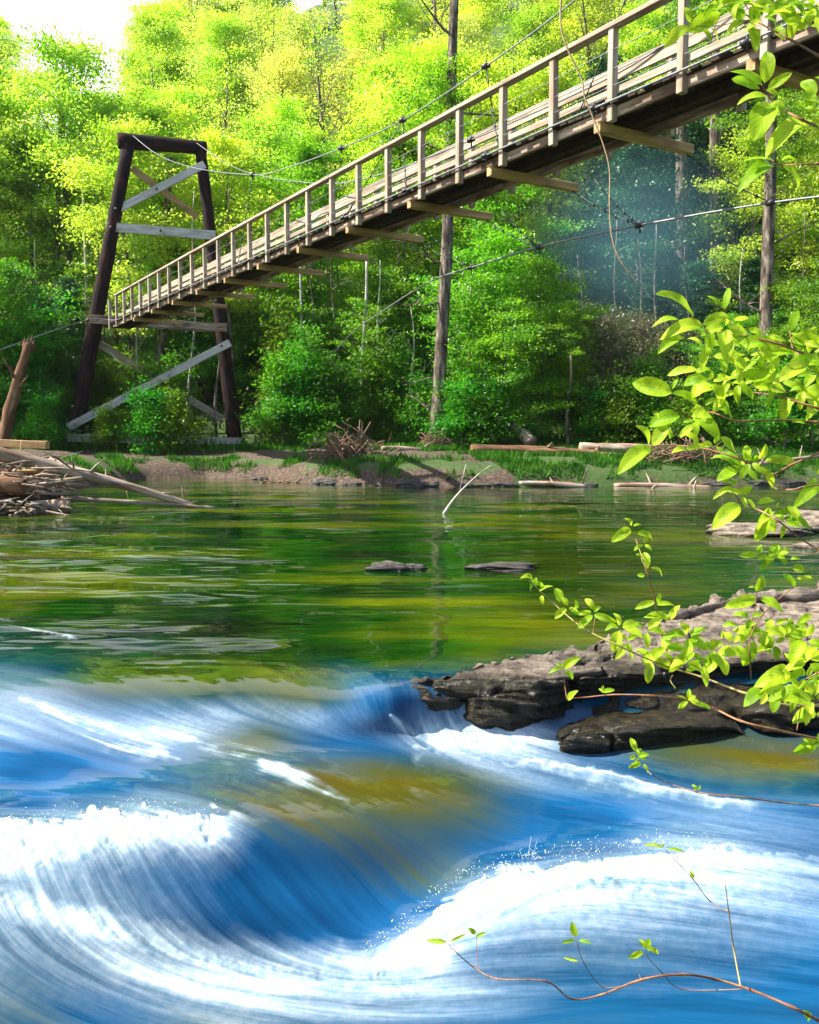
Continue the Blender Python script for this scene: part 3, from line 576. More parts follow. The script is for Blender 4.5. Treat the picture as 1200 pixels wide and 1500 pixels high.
# grass and low growth along the bank
def blades(name, n, f, label):
    rg = np.random.RandomState(5); pts = f(rg, n); n = len(pts); P = np.array(pts)
    a = rg.rand(n)*6.28; h = P[:, 3]*rg.uniform(.3, 1.4, n); w_ = h*.07+.008
    d = np.stack([np.cos(a), np.sin(a), 0*a], 1); ln = rg.randn(n, 3)*.35*h[:, None]; ln[:, 2] = 0
    V = np.stack([P[:, :3]-d*w_[:, None], P[:, :3]+d*w_[:, None], P[:, :3]+ln*.5+d*w_[:, None]*.7+np.stack([0*h, 0*h, h*.6], 1), P[:, :3]+ln+np.stack([0*h, 0*h, h], 1)], 1).reshape(-1, 3)
    me = mesh(name, V, np.arange(n*4).reshape(-1, 4), LGR, False); return tag(link(name, me), label, 'grass', None, 'stuff')
def bankpts(rg, n):
    x = rg.uniform(-17, 17, n*3); y = rg.uniform(25, 38, n*3); s = shore(x, y)
    g = fbm(x*.8, y*.8, 3, 61)
    keep = (s > .15) & (((s < 1.6) & (g > np.where(x < -2, .44, .33))) | ((s > 3.8) & (g > .40)) | ((x > 2) & (s > .4) & (g > .36))); x = x[keep][:n]; y = y[keep][:n]
    return np.stack([x, y, ground(x, y)-.02, np.full(len(x), .19)], 1)
blades('grass', 80000, bankpts, 'tufts of green grass along the far bank')
def groundcover(rg, n):
    x = rg.uniform(-30, 30, n); y = rg.uniform(35, 62, n); return np.stack([x, y, ground(x, y)-.02, np.full(n, .45)], 1)
g2 = blades('undergrowth', 30000, groundcover, 'low green undergrowth on the wood floor'); g2['category'] = 'undergrowth'
# ------------------------------------------------------------ footbridge
D0 = 12.0
def dep(n): return D0*(1+.173*n)
BP = [(0, 880, 197), (1, 720, 257), (2, 605, 303), (3, 510, 342), (4, 440, 370), (5, 378, 396), (6, 330, 415), (7, 289, 432), (8, 257, 446), (9, 225, 459)]
pts = np.array([tuple(at_d(px, py, dep(n))) for n, px, py in BP]); ns = np.array([b[0] for b in BP])
fx = np.polyfit(ns, pts[:, 0], 1); fy = np.polyfit(ns, pts[:, 1], 1); fz = np.polyfit(ns, pts[:, 2], 2)
def EP(n, w=0, h=0):
    """point on the deck's near edge at bay n, w metres across, h metres up from the beam's underside"""
    return Vector((np.polyval(fx, n)+PV.x*w, np.polyval(fy, n)+PV.y*w, np.polyval(fz, n)+h))
PV = Vector((-fy[0], fx[0], 0)).normalized()
if PV.x < 0: PV = -PV
BAY = math.hypot(fx[0], fy[0])
print('bay', BAY, 'perp', PV, 'z', fz, EP(0), EP(12))
rb = random.Random(12)
NA, NB_ = -2.6, 12
bo = EP(5); bridge = empty('footbridge', bo, 'long grey timber footbridge hung on cables across the river', 'footbridge')
DW = 1.02
BH = .13; SH = .14; DT = BH+SH+.035
# cross beams under the deck
for n in range(-2, 11):
    board('cross_beam', EP(n, -.05, BH/2), EP(n, 1.78, BH/2), .12, BH, M_tan, bridge, rs=rb)
# stringers and deck
nn = np.arange(NA, NB_+.01, .5)
for w_ in (.03, DW-.03):
    for a, b in zip(nn[:-1:2], nn[2::2]):
        board('stringer', EP(a, w_, BH+SH/2)+Vector((0, 0, 0)), EP(b, w_, BH+SH/2), .05, SH, M_brown, bridge, rs=rb, split=4)
# planks: ONE walkway part of many boards with ragged ends
mb = MB(); n = NA
while n < NB_:
    c = EP(n, DW/2, DT); x0 = -.06+rb.uniform(-.05, .03); x1 = DW+.05+rb.uniform(-.02, .03)
    u_ = (EP(n+.01)-EP(n)).normalized()*.066
    a = EP(n, x0, BH+SH+.002+rb.uniform(0, .004)); b = EP(n, x1, BH+SH+.002+rb.uniform(0, .004)); up = Vector((0, 0, .033))
    mb.add([a-u_, a+u_, b+u_, b-u_, a-u_+up, a+u_+up, b+u_+up, b-u_+up], [(0, 1, 2, 3), (7, 6, 5, 4), (0, 4, 5, 1), (1, 5, 6, 2), (2, 6, 7, 3), (3, 7, 4, 0)]); n += .146/BAY
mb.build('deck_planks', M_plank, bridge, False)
mb = MB()
for n in np.arange(NA, NB_, 1):
    for w_ in (.25, .7, 1.1): pass
mid = [EP(n, DW/2, BH+.07) for n in nn]
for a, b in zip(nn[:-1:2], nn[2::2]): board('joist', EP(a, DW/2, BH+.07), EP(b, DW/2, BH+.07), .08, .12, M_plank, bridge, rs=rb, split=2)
RH = .96; PB = .02
posts = [-.108+.485*k for k in range(-5, 28)]
for side in (0, 1):
    w0 = -.035 if side == 0 else DW+.035
    for n in posts:
        if n > NB_: continue
        board('railing_post', EP(n, w0, PB+.05), EP(n, w0, DT+RH), .10, .10, M_grey, bridge, up=PV, rs=rb, split=4)
    wi = w0+(.05 if side == 0 else -.05)
    P2 = [p for p in posts if p <= NB_]
    for a, b in zip(P2[:-1:4], P2[4::4]):
        board('handrail', EP(a, w0+(.0), DT+RH+.02), EP(b-.004, w0, DT+RH+.02), .15, .065, M_grey, bridge, rs=rb, split=6)
        if not side: board('guard_board', EP(a, wi, .47), EP(b-.004, wi, .47), .035, .10, M_grey, bridge, rs=rb, split=6)
        if side:
            board('guard_board', EP(a, wi, DT+RH-.08), EP(b-.004, wi, DT+RH-.08), .04, .14, M_grey, bridge, rs=rb, split=6)
    for h_ in ((.25, .5, .78) if side == 0 else (.3,)):
        mb = MB(); mb.tube([EP(n, w0-(.03 if side == 0 else -.03), DT+h_*RH*.9-.02*math.sin((n % 1)*math.pi)) for n in np.arange(NA, NB_, .25)], .0055, 5); mb.build('guard_wire', M_cable, bridge)
# tower
TD = 36.4
def T(px, py, f=0.0, dd=0): return at_d(px, py, TD+dd+f*1.3)
base = T(225, 640, .5); base.z = gz(base.x, base.y)
tower = empty('bridge_tower', base, 'dark creosoted timber tower with crossed pale braces, holding up the footbridge cables', 'tower')
rl = random.Random(8)
def tlog(name, a, b, r1, r2, mat, **k): o = log(name, a, b, r1, r2, mat, tower, rl, **k); return o
lf_b = T(105, 645, 0); rf_b = T(346, 650, 1)
lf_b.z -= .3; rf_b.z -= .3
tlog('post', lf_b, T(188, 212, 0), .33, .25, M_dark)
tlog('post', rf_b, T(293, 214, 1), .31, .23, M_dark)
tlog('top_beam', T(173, 206, -.05), T(302, 217, 1.05), .32, .27, M_dark)
fr_ = -.42
def tb(nm, x0, y0, x1, y1, h, mat, dd=fr_, d0=0, th=.09):
    a = T(x0, y0, (x0-188)/105 if y0 < 250 else (x0-110)/230, dd); b = T(x1, y1, (x1-188)/105 if y0 < 250 else (x1-110)/230, dd)
    u = (b-a).normalized(); v_ = u.cross(Vector((-PV.x*0, 1, 0))).normalized()
    return board(nm, a, b, th, h, mat, tower, up=v_ if v_.z > 0 else -v_, rs=rb)

tb('brace', 163, 312, 300, 241, .31, M_board)
tb('brace', 193, 246, 290, 318, .28, M_tan, .34)
tb('cross_board', 156, 332, 316, 345, .37, M_board, -.46)
tb('cross_board', 130, 467, 333, 480, .34, M_brown, -.46)
tb('cross_board', 135, 470, 330, 482, .34, M_brown, .4)
tb('brace', 100, 626, 337, 502, .31, M_board)
tb('brace', 146, 504, 326, 614, .30, M_grey, .36)
tb('cross_board', 98, 641, 357, 647, .32, M_board, -.6)
mb = MB()
for (x, y, f_) in [(170, 306, 0), (230, 277, .4), (293, 245, 1), (163, 333, 0), (236, 338, .5), (308, 344, 1), (325, 507, 1), (142, 468, 0), (205, 472, .4), (255, 475, .6)]:
    p = T(x, y, f_, -.52); mb.tube([p, p+Vector((0, -.05, 0))], .05, 6)
mb.build('bolts', M_iron, tower)
# cables
def smoothpts(P, k=8):
    P = [Vector(p) for p in P]; out_ = []
    for i in range(len(P)-1):
        p0 = P[max(i-1, 0)]; p1 = P[i]; p2 = P[i+1]; p3 = P[min(i+2, len(P)-1)]
        for j in range(k):
            t = j/k; out_.append(.5*((2*p1)+(p2-p0)*t+(2*p0-5*p1+4*p2-p3)*t*t+(3*p1-p0-3*p2+p3)*t**3))
    out_.append(P[-1]); return out_
def cable(name, P, r, label, clamps=(), cr=.05, mat=None):
    q = smoothpts(P); mb = MB(); mb.tube(q, r, 6); c0_ = q[0].copy()
    o = empty(name, q[len(q)//2], label, 'cable'); mb.build('strand', mat or M_cable, o)
    for c_ in clamps:
        m2 = MB(); c_ = Vector(c_); rr_ = random.Random(int(c_.x*100))
        m2.tube([c_+Vector((-.07, 0, -.02)), c_, c_+Vector((.07, 0, .02))], [cr*.7, cr, cr*.7], 8, True, .25, rr_)
        m2.tube([c_+Vector((0, 0, .08)), c_+Vector((.01, 0, -.12))], cr*.3, 6)
        m2.build('clamp', M_iron, o)
    return o
nearP = [T(195, 199, 0, -.2), T(232, 227, 0, -2.5), T(285, 246, 0, -7), at_d(370, 256, dep(5.2)), at_d(420, 246, dep(4.4)), at_d(500, 217, dep(3.2)), at_d(590, 176, dep(2.15)), at_d(712, 97, dep(1.07)), at_d(845, -2, dep(.2)), at_d(1010, -150, dep(-.6)), at_d(1300, -450, dep(-1.6))]
cable('suspension_cable', nearP, .013, 'nearer main cable sweeping from the tower top up to the top of the picture', [nearP[3], nearP[6], nearP[7], nearP[5]])
farP = [T(286, 208, 1, -.2), T(330, 238, 1, -3), T(372, 255, 1, -8), at_d(470, 269, dep(4)+.9), at_d(560, 255, dep(2.8)+.8), at_d(690, 205, dep(1.5)+.8), at_d(880, 120, dep(.2)+.8), at_d(1000, 48, dep(-.4)+.8), at_d(1100, -20, dep(-.8)+.8), at_d(1400, -260, dep(-1.7)+.8)]
cable('suspension_cable', farP, .013, 'farther main cable sagging behind the railing of the footbridge', [farP[3], farP[5]])
# hangers from the near cable to the beams
def hanger(a, b, label):
    mb = MB(); a = Vector(a); b = Vector(b); q = [a.lerp(b, i/6)+Vector((0, 0, -.05*math.sin(i/6*3.14))) for i in range(7)]; mb.tube(q, .009, 5)
    for i in range(1, 6): mb.tube([q[i]+Vector((0, 0, .03)), q[i]-Vector((0, 0, .03))], .016, 5)
    o = mb.build('hanger_wire', M_iron, None, centre=a); tag(o, label, 'wire', 'hanger wires of the footbridge')
hanger(nearP[6], EP(3.1, -.03, .3), 'thin wire slanting from the near main cable down to the walkway')
hanger(nearP[6], EP(2.05, -.03, .3), 'thin wire hanging from the near main cable clamp to a cross beam')
hanger(nearP[3], EP(5.6, -.03, .3), 'thin wire from the lowest cable clamp down to the walkway')
hanger(nearP[7], EP(.9, -.03, .3), 'thin wire from the upper cable clamp straight down to a beam')
hanger(at_d(950, -90, dep(-.3)), EP(.15, -.03, .4), 'thin wire slanting down past the railing near the vine')
# side cable along the near beam ends
sp_ = [at_d(-60, 536, 30), at_d(40, 498, 32), at_d(128, 469, 34.5)]+[EP(n, -.12, .30) for n in np.arange(11, -2.7, -1)]
cable('side_cable', sp_, .015, 'pale taut cable running along the near side of the walkway', [sp_[2]]+[EP(n, -.12, .30) for n in (0, 1, 2, 3, -1)], .045)
# storm guy below on the far side
gP = [at_d(470, 540, 38), at_d(515, 488, 31), at_d(550, 463, 26), at_d(600, 430, 22), at_d(640, 408, 19.5), at_d(690, 392, 18), at_d(790, 362, 16), at_d(937, 330, 14), at_d(1130, 297, 12.4), at_d(1300, 278, 11.2)]
cable('guy_cable', gP, .017, 'steel guy cable running below the walkway to the right edge', [gP[5], gP[6], gP[7], gP[8]], .05)
for n, k in ((0, 8), (1, 7), (2, 6), (3, 5)):
    hanger(EP(n, 1.7, .0), gP[k], 'thin chain tying a cross beam end down to the guy cable below')
    if k < 8: hanger(gP[k]+Vector((0, 0, 0)), EP(n-.3, 1.5, .0), 'thin tie running up from the guy cable clamp to the walkway')
mb = MB(); a = at_d(1130, 297, 12.4); mb.tube([a+Vector((-.1, 0, 0)), a+Vector((.18, 0, .22))], .012, 5); 
tag(mb.build('stray_twig', M_vine, None, centre=a), 'pale broken twig caught on the guy cable clamp', 'twig')
# hanging vine
vP = [(822, -5), (822, 40), (835, 80), (852, 115), (856, 140), (870, 175), (885, 215), (893, 250), (893, 300), (896, 345), (908, 380), (934, 415)]
mb = MB(); q = smoothpts([at_d(x, y, 10.9) for x, y in vP], 6); mb.tube(q, [.009*(1-.6*i/len(q))+.003 for i in range(len(q))], 6)
tag(mb.build('vine', M_vine, None, centre=q[0]), 'pale dry vine dangling in front of the footbridge', 'vine')
# ------------------------------------------------------------ rocks
def rockmat(name, cols, wet=-1.62):
    m, nt, out = newmat(name); L = nt.links.new
    g = N(nt, 'NewGeometry'); sx = N(nt, 'SeparateXYZ'); L(g.outputs['Position'], sx.inputs[0])
    mp = N(nt, 'Mapping'); mp.inputs['Scale'].default_value = (2.2, 9, 26); mp.inputs['Rotation'].default_value = (.25, -.12, .3); L(g.outputs['Position'], mp.inputs[0])
    n1 = N(nt, 'TexNoise', i_Scale=1.0, i_Detail=9.0, i_Roughness=.68); L(mp.outputs[0], n1.inputs['Vector'])
    n2 = N(nt, 'TexNoise', i_Scale=13.0, i_Detail=9.0, i_Roughness=.75); L(g.outputs['Position'], n2.inputs['Vector'])
    n3 = N(nt, 'TexNoise', i_Scale=1.6, i_Detail=5.0); L(g.outputs['Position'], n3.inputs['Vector'])
    nmx = N(nt, 'MixRGB', i_0=.4); L(n1.outputs[0], nmx.inputs[1]); L(n2.outputs[0], nmx.inputs[2]); c = ramp(nt, cols, nmx.outputs[0])
    alg = ramp(nt, [(.35, (.008, .006, .004)), (.6, (.035, .028, .008)), (.8, (.10, .06, .03))], n2.outputs[0])
    a = N(nt, 'Math', operation='MULTIPLY_ADD', i_1=.22, i_2=-.11); L(n3.outputs[0], a.inputs[0])
    h = N(nt, 'Math', operation='ADD'); L(sx.outputs[2], h.inputs[0]); L(a.outputs[0], h.inputs[1])
    f1 = N(nt, 'MapRange'); L(h.outputs[0], f1.inputs[0]); f1.inputs[1].default_value = wet+.10; f1.inputs[2].default_value = wet+.18
    mx = N(nt, 'MixRGB'); L(f1.outputs[0], mx.inputs[0]); L(alg.outputs[0], mx.inputs[1]); L(c.outputs[0], mx.inputs[2])
    bs = N(nt, 'BsdfPrincipled'); L(mx.outputs[0], bs.inputs['Base Color'])
    r = N(nt, 'MapRange'); L(h.outputs[0], r.inputs[0]); r.inputs[1].default_value = wet+.05; r.inputs[2].default_value = wet+.3; r.inputs[3].default_value = .12; r.inputs[4].default_value = .6; L(r.outputs[0], bs.inputs['Roughness'])
    b1 = N(nt, 'Bump', i_Strength=1.0, i_Distance=.09); L(n1.outputs[0], b1.inputs['Height']); b2 = N(nt, 'Bump', i_Strength=.8, i_Distance=.03); L(n2.outputs[0], b2.inputs['Height']); L(b1.outputs[0], b2.inputs['Normal']); L(b2.outputs[0], bs.inputs['Normal'])
    L(bs.outputs[0], out.inputs[0]); return m
M_rock = rockmat('layered_rock', [(.34, (.015, .010, .008)), (.43, (.10, .075, .055)), (.53, (.30, .24, .185)), (.68, (.58, .49, .38))])
M_rockd = rockmat('wet_rock', [(.36, (.008, .006, .006)), (.5, (.045, .036, .034)), (.62, (.20, .17, .15))], -1.70)
def catmull(A, n):
    A = [np.array(a, float) for a in A]; o = []
    for i in range(len(A)-1):
        p0, p1, p2, p3 = A[max(i-1, 0)], A[i], A[i+1], A[min(i+2, len(A)-1)]
        for j in range(n):
            t = j/n; o.append(.5*((2*p1)+(p2-p0)*t+(2*p0-5*p1+4*p2-p3)*t*t+(3*p1-p0-3*p2+p3)*t**3))
    o.append(A[-1]); return o
def ledge(name, secs, label, cat, mat, amp=.05, n1=24, n2=16, seed=1, bot=-2.35):
    rows = []
    for px, prof in secs:
        P = [np.array(at_y(px, py, y)) for py, y in prof]
        b0 = P[0]+np.array([P[0][0]/P[0][1]*.9, .9, 0]); b0[2] = -1.95
        e = P[-1].copy(); e[2] = bot
        rows.append([b0, P[0]+np.array([.0, .12, -.05])]+P+[e])
    m_ = max(len(r) for r in rows)
    rows = [np.array(catmull(r, n2)) for r in rows]
    k = 130; rows = [np.stack([np.interp(np.linspace(0, 1, k), np.linspace(0, 1, len(r)), r[:, c]) for c in range(3)], -1) for r in rows]
    ctr0 = rows[0].mean(0); ctr1 = rows[-1].mean(0)
    G = np.array(catmull(rows, n1)); nr_, nc_, _ = G.shape
    du = np.gradient(G, axis=0); dv = np.gradient(G, axis=1); nn_ = np.cross(dv, du); nn_ /= np.linalg.norm(nn_, axis=-1, keepdims=True)+1e-9
    if nn_[nr_//2, k//3, 2] < 0: nn_ = -nn_
    x, y, z = G[..., 0], G[..., 1], G[..., 2]
    st = (fbm(x*1.3+z*3, (z*1.0+x*.13)*22, 3, seed)-.5)*amp*1.3
    lo = (fbm(x*2.2, y*2.2+z*3, 4, seed+3)-.5)*amp*2.2; hi = (fbm(x*9, y*9+z*9, 4, seed+5)-.5)*amp*.8-np.abs(fbm(x*3+y, (y+z)*14, 4, seed+6)-.5)*amp*1.8
    q = np.abs(fbm(x*1.3+9, (y+z*.5)*2.3, 3, seed+13)-.5)*9; crack = -np.exp(-(q/.10)**2)*amp*1.6
    G = G+nn_*(st+lo+hi+crack)[..., None]
    V = G.reshape(-1, 3); Fs = gridfaces(nr_, nc_)
    me = mesh(name, V-V.mean(0), Fs, mat)
    o = link(name, me, None, Matrix.Translation(Vector(V.mean(0)))); return tag(o, label, cat)
ledge('rock_ledge', [(548, [(1012, 5.6), (1020, 5.58), (1030, 5.56), (1042, 5.56)]), (590, [(1000, 5.5), (1012, 5.42), (1032, 5.38), (1052, 5.4)]), (630, [(993, 5.44), (1010, 5.34), (1034, 5.30), (1068, 5.32)]), (700, [(982, 5.55), (1012, 5.35), (1050, 5.32), (1085, 5.34)]), (780, [(962, 5.75), (998, 5.4), (1040, 5.38), (1075, 5.42)]),
  (860, [(947, 6.1), (985, 5.6), (1020, 5.6), (1060, 5.65)]), (930, [(924, 6.4), (978, 5.75), (1005, 5.75), (1030, 5.8)]), (1000, [(904, 6.7), (965, 5.85), (995, 5.8), (1020, 5.85)]), (1100, [(881, 7.0), (955, 5.95), (985, 5.9), (1015, 5.95)]),
  (1200, [(876, 7.1), (950, 6.0), (985, 5.95), (1015, 6.0)]), (1350, [(872, 7.3), (945, 6.1), (985, 6.0), (1015, 6.0)]), (1600, [(880, 7.4), (940, 6.4), (985, 6.2), (1015, 6.2)])],
  'long layered grey and tan rock slab slanting out of the water behind the leafy branch', 'rock', M_rock, .055)
ledge('rock_ledge', [(818, [(1075, 5.25), (1082, 5.2), (1095, 5.2), (1106, 5.22)]), (835, [(1056, 5.4), (1070, 5.2), (1092, 5.18), (1112, 5.2)]), (880, [(1045, 5.5), (1066, 5.22), (1090, 5.18), (1113, 5.2)]), (940, [(1040, 5.55), (1062, 5.25), (1085, 5.22), (1106, 5.25)]), (1000, [(1042, 5.55), (1060, 5.3), (1075, 5.3), (1088, 5.32)]), (1060, [(1052, 5.5), (1062, 5.4), (1070, 5.4), (1080, 5.42)]), (1085, [(1064, 5.5), (1068, 5.45), (1072, 5.45), (1078, 5.45)])],
  'low wet black-sided rock in front of the long slab, white water at its foot', 'rock', M_rockd, .03, seed=21, bot=-2.2)
ledge('rock_ledge', [(700, [(1070, 5.6), (1076, 5.55), (1084, 5.5), (1092, 5.5)]), (760, [(1052, 5.75), (1064, 5.6), (1076, 5.52), (1088, 5.52)]), (850, [(1024, 5.8), (1040, 5.62), (1058, 5.56), (1075, 5.56)]), (950, [(1006, 5.8), (1024, 5.66), (1045, 5.6), (1062, 5.6)]), (1040, [(1000, 5.8), (1026, 5.66), (1042, 5.6), (1060, 5.6)]), (1140, [(998, 5.8), (1022, 5.66), (1038, 5.6), (1058, 5.6)]), (1260, [(998, 5.8), (1020, 5.66), (1038, 5.6), (1058, 5.6)])],
  'dark wet shelf of rock between the long slab and the low black-sided rock', 'rock', M_rockd, .03, seed=27, bot=-2.2)
def boulder(px, py, y, sx, sy, sz, label, mat, seed, cat='rock', name='rock', dz=0):
    c = at_y(px, py, y); n = 36; th = np.linspace(0, np.pi, n)[:, None]; ph = np.linspace(0, 2*np.pi, 2*n, endpoint=False)[None, :]
    X = np.sin(th)*np.cos(ph); Y = np.sin(th)*np.sin(ph); Zz = np.cos(th)*np.ones_like(ph)
    Zz = np.sign(Zz)*np.abs(Zz)**.75; X = np.sign(X)*np.abs(X)**.85
    d = 1+(fbm(X*1.4+seed, Y*1.4+Zz*1.7, 4, seed)-.5)*.7+(fbm(X*5, Y*5+Zz*5, 3, seed+1)-.5)*.15
    V = np.stack([X*d*sx, Y*d*sy, Zz*d*sz], -1).reshape(-1, 3); m2 = 2*n
    Fs = [(i*m2+j, (i+1)*m2+j, (i+1)*m2+(j+1) % m2, i*m2+(j+1) % m2) for i in range(n-1) for j in range(m2)]
    o = link(name, mesh(name, V, np.array(Fs), mat), None, Matrix.Translation(c+Vector((0, 0, dz)))); return tag(o, label, cat)
boulder(1035, 1032, 5.75, .2, .22, .1, 'squarish wet blue-grey rock in the gap under the long slab', M_rockd, 3)
boulder(1140, 1045, 5.6, .30, .25, .11, 'rounded wet purplish rock at the right, under the crossing twigs', M_rockd, 4)
boulder(1075, 1012, 6.0, .16, .2, .09, 'small dark boulder wedged between the squarish rock and the slab', M_rockd, 5)
boulder(1240, 1030, 5.9, .3, .3, .14, 'dark boulder cut off by the right edge below the slab', M_rockd, 6)
boulder(568, 836, 9.95, .25, .2, .09, 'small round wet rock breaking the surface in the middle of the pool', M_rockd, 7)
boulder(605, 832, 10.1, .16, .14, .055, 'tiny flat rock touching the small round rock in the pool', M_rockd, 8)
boulder(735, 831, 10.1, .38, .2, .05, 'flat rock barely breaking the surface right of the small round rock', M_rockd, 9)
boulder(1115, 779, 13.8, .85, .5, .14, 'low flat grey rock across the pool near the right edge', M_rock, 10)
boulder(1205, 768, 14.4, .8, .7, .24, 'higher grey rock at the right edge above the low flat one', M_rock, 11)
boulder(1225, 806, 12.0, .5, .3, .12, 'rock cut off by the right edge with water curling past', M_rock, 12)
rs = random.Random(91)
for i in range(34):
    x = rs.uniform(-7, 13); y = 24
    while shore(np.array([x]), np.array([y]))[0] < .05: y += .1
    p = Vector((x, y, WL+.02)); q = (x/y)*F+600
    boulder(q, 640-(p.z/y)*F, y, rs.uniform(.15, .5), rs.uniform(.1, .25), rs.uniform(.06, .16), 'small dark stone in the row along the far waterline', M_rockd, 100+i)['group'] = 'stones along the far waterline'
# ------------------------------------------------------------ driftwood
rd = random.Random(5)
def flog(name, a, b, ya, yb, r1, r2, mat, label, cat='log', bend=.06, rough=.06, stubs=0, group=None):
    a = at_y(*a, ya); b = at_y(*b, yb)
    o = empty(name, a.lerp(b, .5), label, cat, group); rs = random.Random(int(a.x*77+b.z*13)+9)
    l_ = log('stem', a, b, r1, r2, mat, o, rs, 16, 12, bend, rough)
    for i in range(stubs):
        p = a.lerp(b, rs.uniform(.3, .97)); d = (b-a).normalized()*.3+Vector((rs.uniform(-.5, .5), rs.uniform(-.5, .5), rs.uniform(-.4, .9))); d.normalize(); ln = rs.uniform(.25, .8)
        mb = MB(); mb.tube([p, p+d*ln*.5+Vector((0, 0, .03)), p+d*ln], [r2*.5, r2*.35, .008], 6); mb.build('branch_stub', mat, o)
    return o
flog('driftwood_log', (-60, 652), (285, 741), 17.5, 19, .17, .06, M_drift, 'long pale bleached log slanting from the left edge down into the pool', stubs=6, bend=.08)
flog('driftwood_log', (90, 730), (318, 744), 18.3, 18.9, .055, .03, M_drift, 'long thin log lying flat on the water under the bleached one', stubs=4, bend=.02)
flog('driftwood_log', (20, 722), (122, 701), 17.6, 18.2, .09, .05, M_drift, 'thick short curved log on top of the driftwood heap', stubs=2)
flog('driftwood_log', (-40, 712), (38, 714), 17.2, 17.4, .20, .16, M_rot, 'orange-brown rotten log end at the left edge of the heap', stubs=1)
flog('driftwood_log', (30, 750), (102, 742), 17.2, 17.6, .15, .13, M_drift, 'fat pale log lying at the waterline in front of the heap', stubs=1)
flog('driftwood_log', (-40, 688), (72, 697), 18.2, 18.6, .07, .05, M_drift, 'straight pale pole across the back of the heap')
flog('driftwood_log', (-30, 700), (60, 690), 18.0, 18.4, .06, .04, M_tan, 'yellowish stick crossing the straight pale pole', stubs=2)
flog('driftwood_log', (-30, 672), (75, 682), 18.9, 19, .06, .04, M_drift, 'grey pole high at the back of the heap', stubs=3)
flog('driftwood_log', (60, 735), (130, 733), 18.4, 18.9, .07, .04, M_drift, 'bluish grey log poking out right of the heap', stubs=1)
flog('driftwood_log', (-20, 742), (112, 757), 16.9, 17.1, .04, .02, M_drift, 'thin dark stick trailing in the water before the heap', stubs=3)
flog('driftwood_log', (-20, 730), (60, 728), 17.8, 18.0, .08, .06, M_brown, 'brown log in the middle of the driftwood heap', stubs=2)
flog('driftwood_log', (72, 690), (84, 735), 18.6, 18.4, .05, .05, M_drift, 'short upright pale stake propping the long bleached log')
mb = MB()
for i in range(70):
    p = at_y(rd.uniform(-60, 60), rd.uniform(738, 757), rd.uniform(16.6, 17.6)); d = Vector((rd.uniform(-1, 1), rd.uniform(-.6, .6), rd.uniform(-.3, .5))).normalized()*rd.uniform(.2, .7)
    mb.tube([p-d*.5, p+Vector((0, 0, rd.uniform(0, .1))), p+d*.5], [.03, .035, .012], 5)
tag(mb.build('root_tangle', M_bark, None, centre=at_y(10, 750, 17)), 'dark tangle of roots at the water edge of the driftwood heap', 'roots')
mb = MB()
for i in range(110):
    p = at_y(rd.uniform(-80, 95), rd.uniform(672, 735), rd.uniform(17.4, 19.2)); d = Vector((rd.uniform(-1, 1), rd.uniform(-.5, .5), rd.uniform(-.15, .25))).normalized()*rd.uniform(.4, 1.5)
    mb.tube([p-d*.5, p+Vector((0, 0, rd.uniform(0, .06))), p+d*.5], [.02, .024, .008], 5)
tag(mb.build('stick_heap', M_drift, None, centre=at_y(10, 710, 18)), 'loose heap of pale sticks under the driftwood logs', 'sticks')
# gravel spit under the heap
boulder(-60, 738, 18.2, 2.0, 1.6, .45, 'low muddy spit carrying the driftwood at the left edge', M_soil, 14, 'spit', 'mud_spit')
bt = flog('broken_trunk', (-8, 700), (42, 503), 22, 22.4, .19, .10, M_rot, 'snapped reddish-brown trunk leaning upright at the left edge', 'trunk', .05, .16, stubs=2)
mb = MB(); p0 = at_y(42, 503, 22.4)
for i in range(9):
    a_ = i/9*6.28; q = p0+Vector((math.cos(a_)*.11, math.sin(a_)*.11, -.05)); mb.tube([q-Vector((0, 0, .15)), q, q+Vector((.03, 0, rd.uniform(.05, .3)))], [.05, .045, .004], 5)
mb.build('splinters', M_rot, bt)
o = empty('plank', at_y(30, 650, 20.5), 'sawn yellowish plank end sticking out above the long bleached log', 'plank')
board('board', at_y(-70, 646, 20.5), at_y(70, 652, 20.3), .2, .17, M_tan, o)
stk = flog('stick', (650, 753), (702, 693), 17.3, 17.4, .03, .012, M_pale, 'slim pale stick poking up out of the pool', 'stick', .05, stubs=2)
for (a, b, ya, yb, r1, r2, mt, lb_) in [((690, 658), (880, 668), 30.2, 30.5, .16, .2, M_rot, 'reddish fallen log under the leafy tree on the far bank'), ((850, 658), (1045, 663), 30.8, 31, .22, .18, M_brown, 'long brown fallen log at the top of the right bank'), ((880, 668), (1010, 676), 29.5, 29.6, .13, .1, M_rot, 'thinner brown log lying below the long brown fallen log'),
    ((760, 709), (860, 713), 26.6, 26.6, .09, .07, M_drift, 'pale log lying along the far waterline left of the stones'), ((845, 719), (1035, 722), 26.2, 26.3, .07, .09, M_drift, 'long grey log along the right end of the far waterline'), ((900, 712), (1040, 716), 26.9, 27, .09, .1, M_drift, 'grey log resting just behind the long waterline log'),
    ((575, 680), (655, 706), 28.5, 26.9, .11, .07, M_drift, 'pale branch slanting down the dirt bank to the water'), ((560, 657), (620, 660), 31, 31.4, .09, .07, M_drift, 'grey log on the dirt left of the tall trunk'), ((500, 655), (560, 712), 30.5, 27.2, .05, .04, M_drift, 'thin branch slanting across the dirt left of the pale one'),
    ((1060, 690), (1200, 668), 27, 27.5, .06, .05, M_drift, 'thin grey branch lying behind the bright leaves at the right')]:
    flog('fallen_log', a, b, ya, yb, r1, r2, mt, lb_, stubs=3)
flog('cut_log', (750, 624), (780, 648), 33.2, 32.4, .2, .22, M_drift, 'pale barkless log leaning out from under the leafy tree', bend=.01)
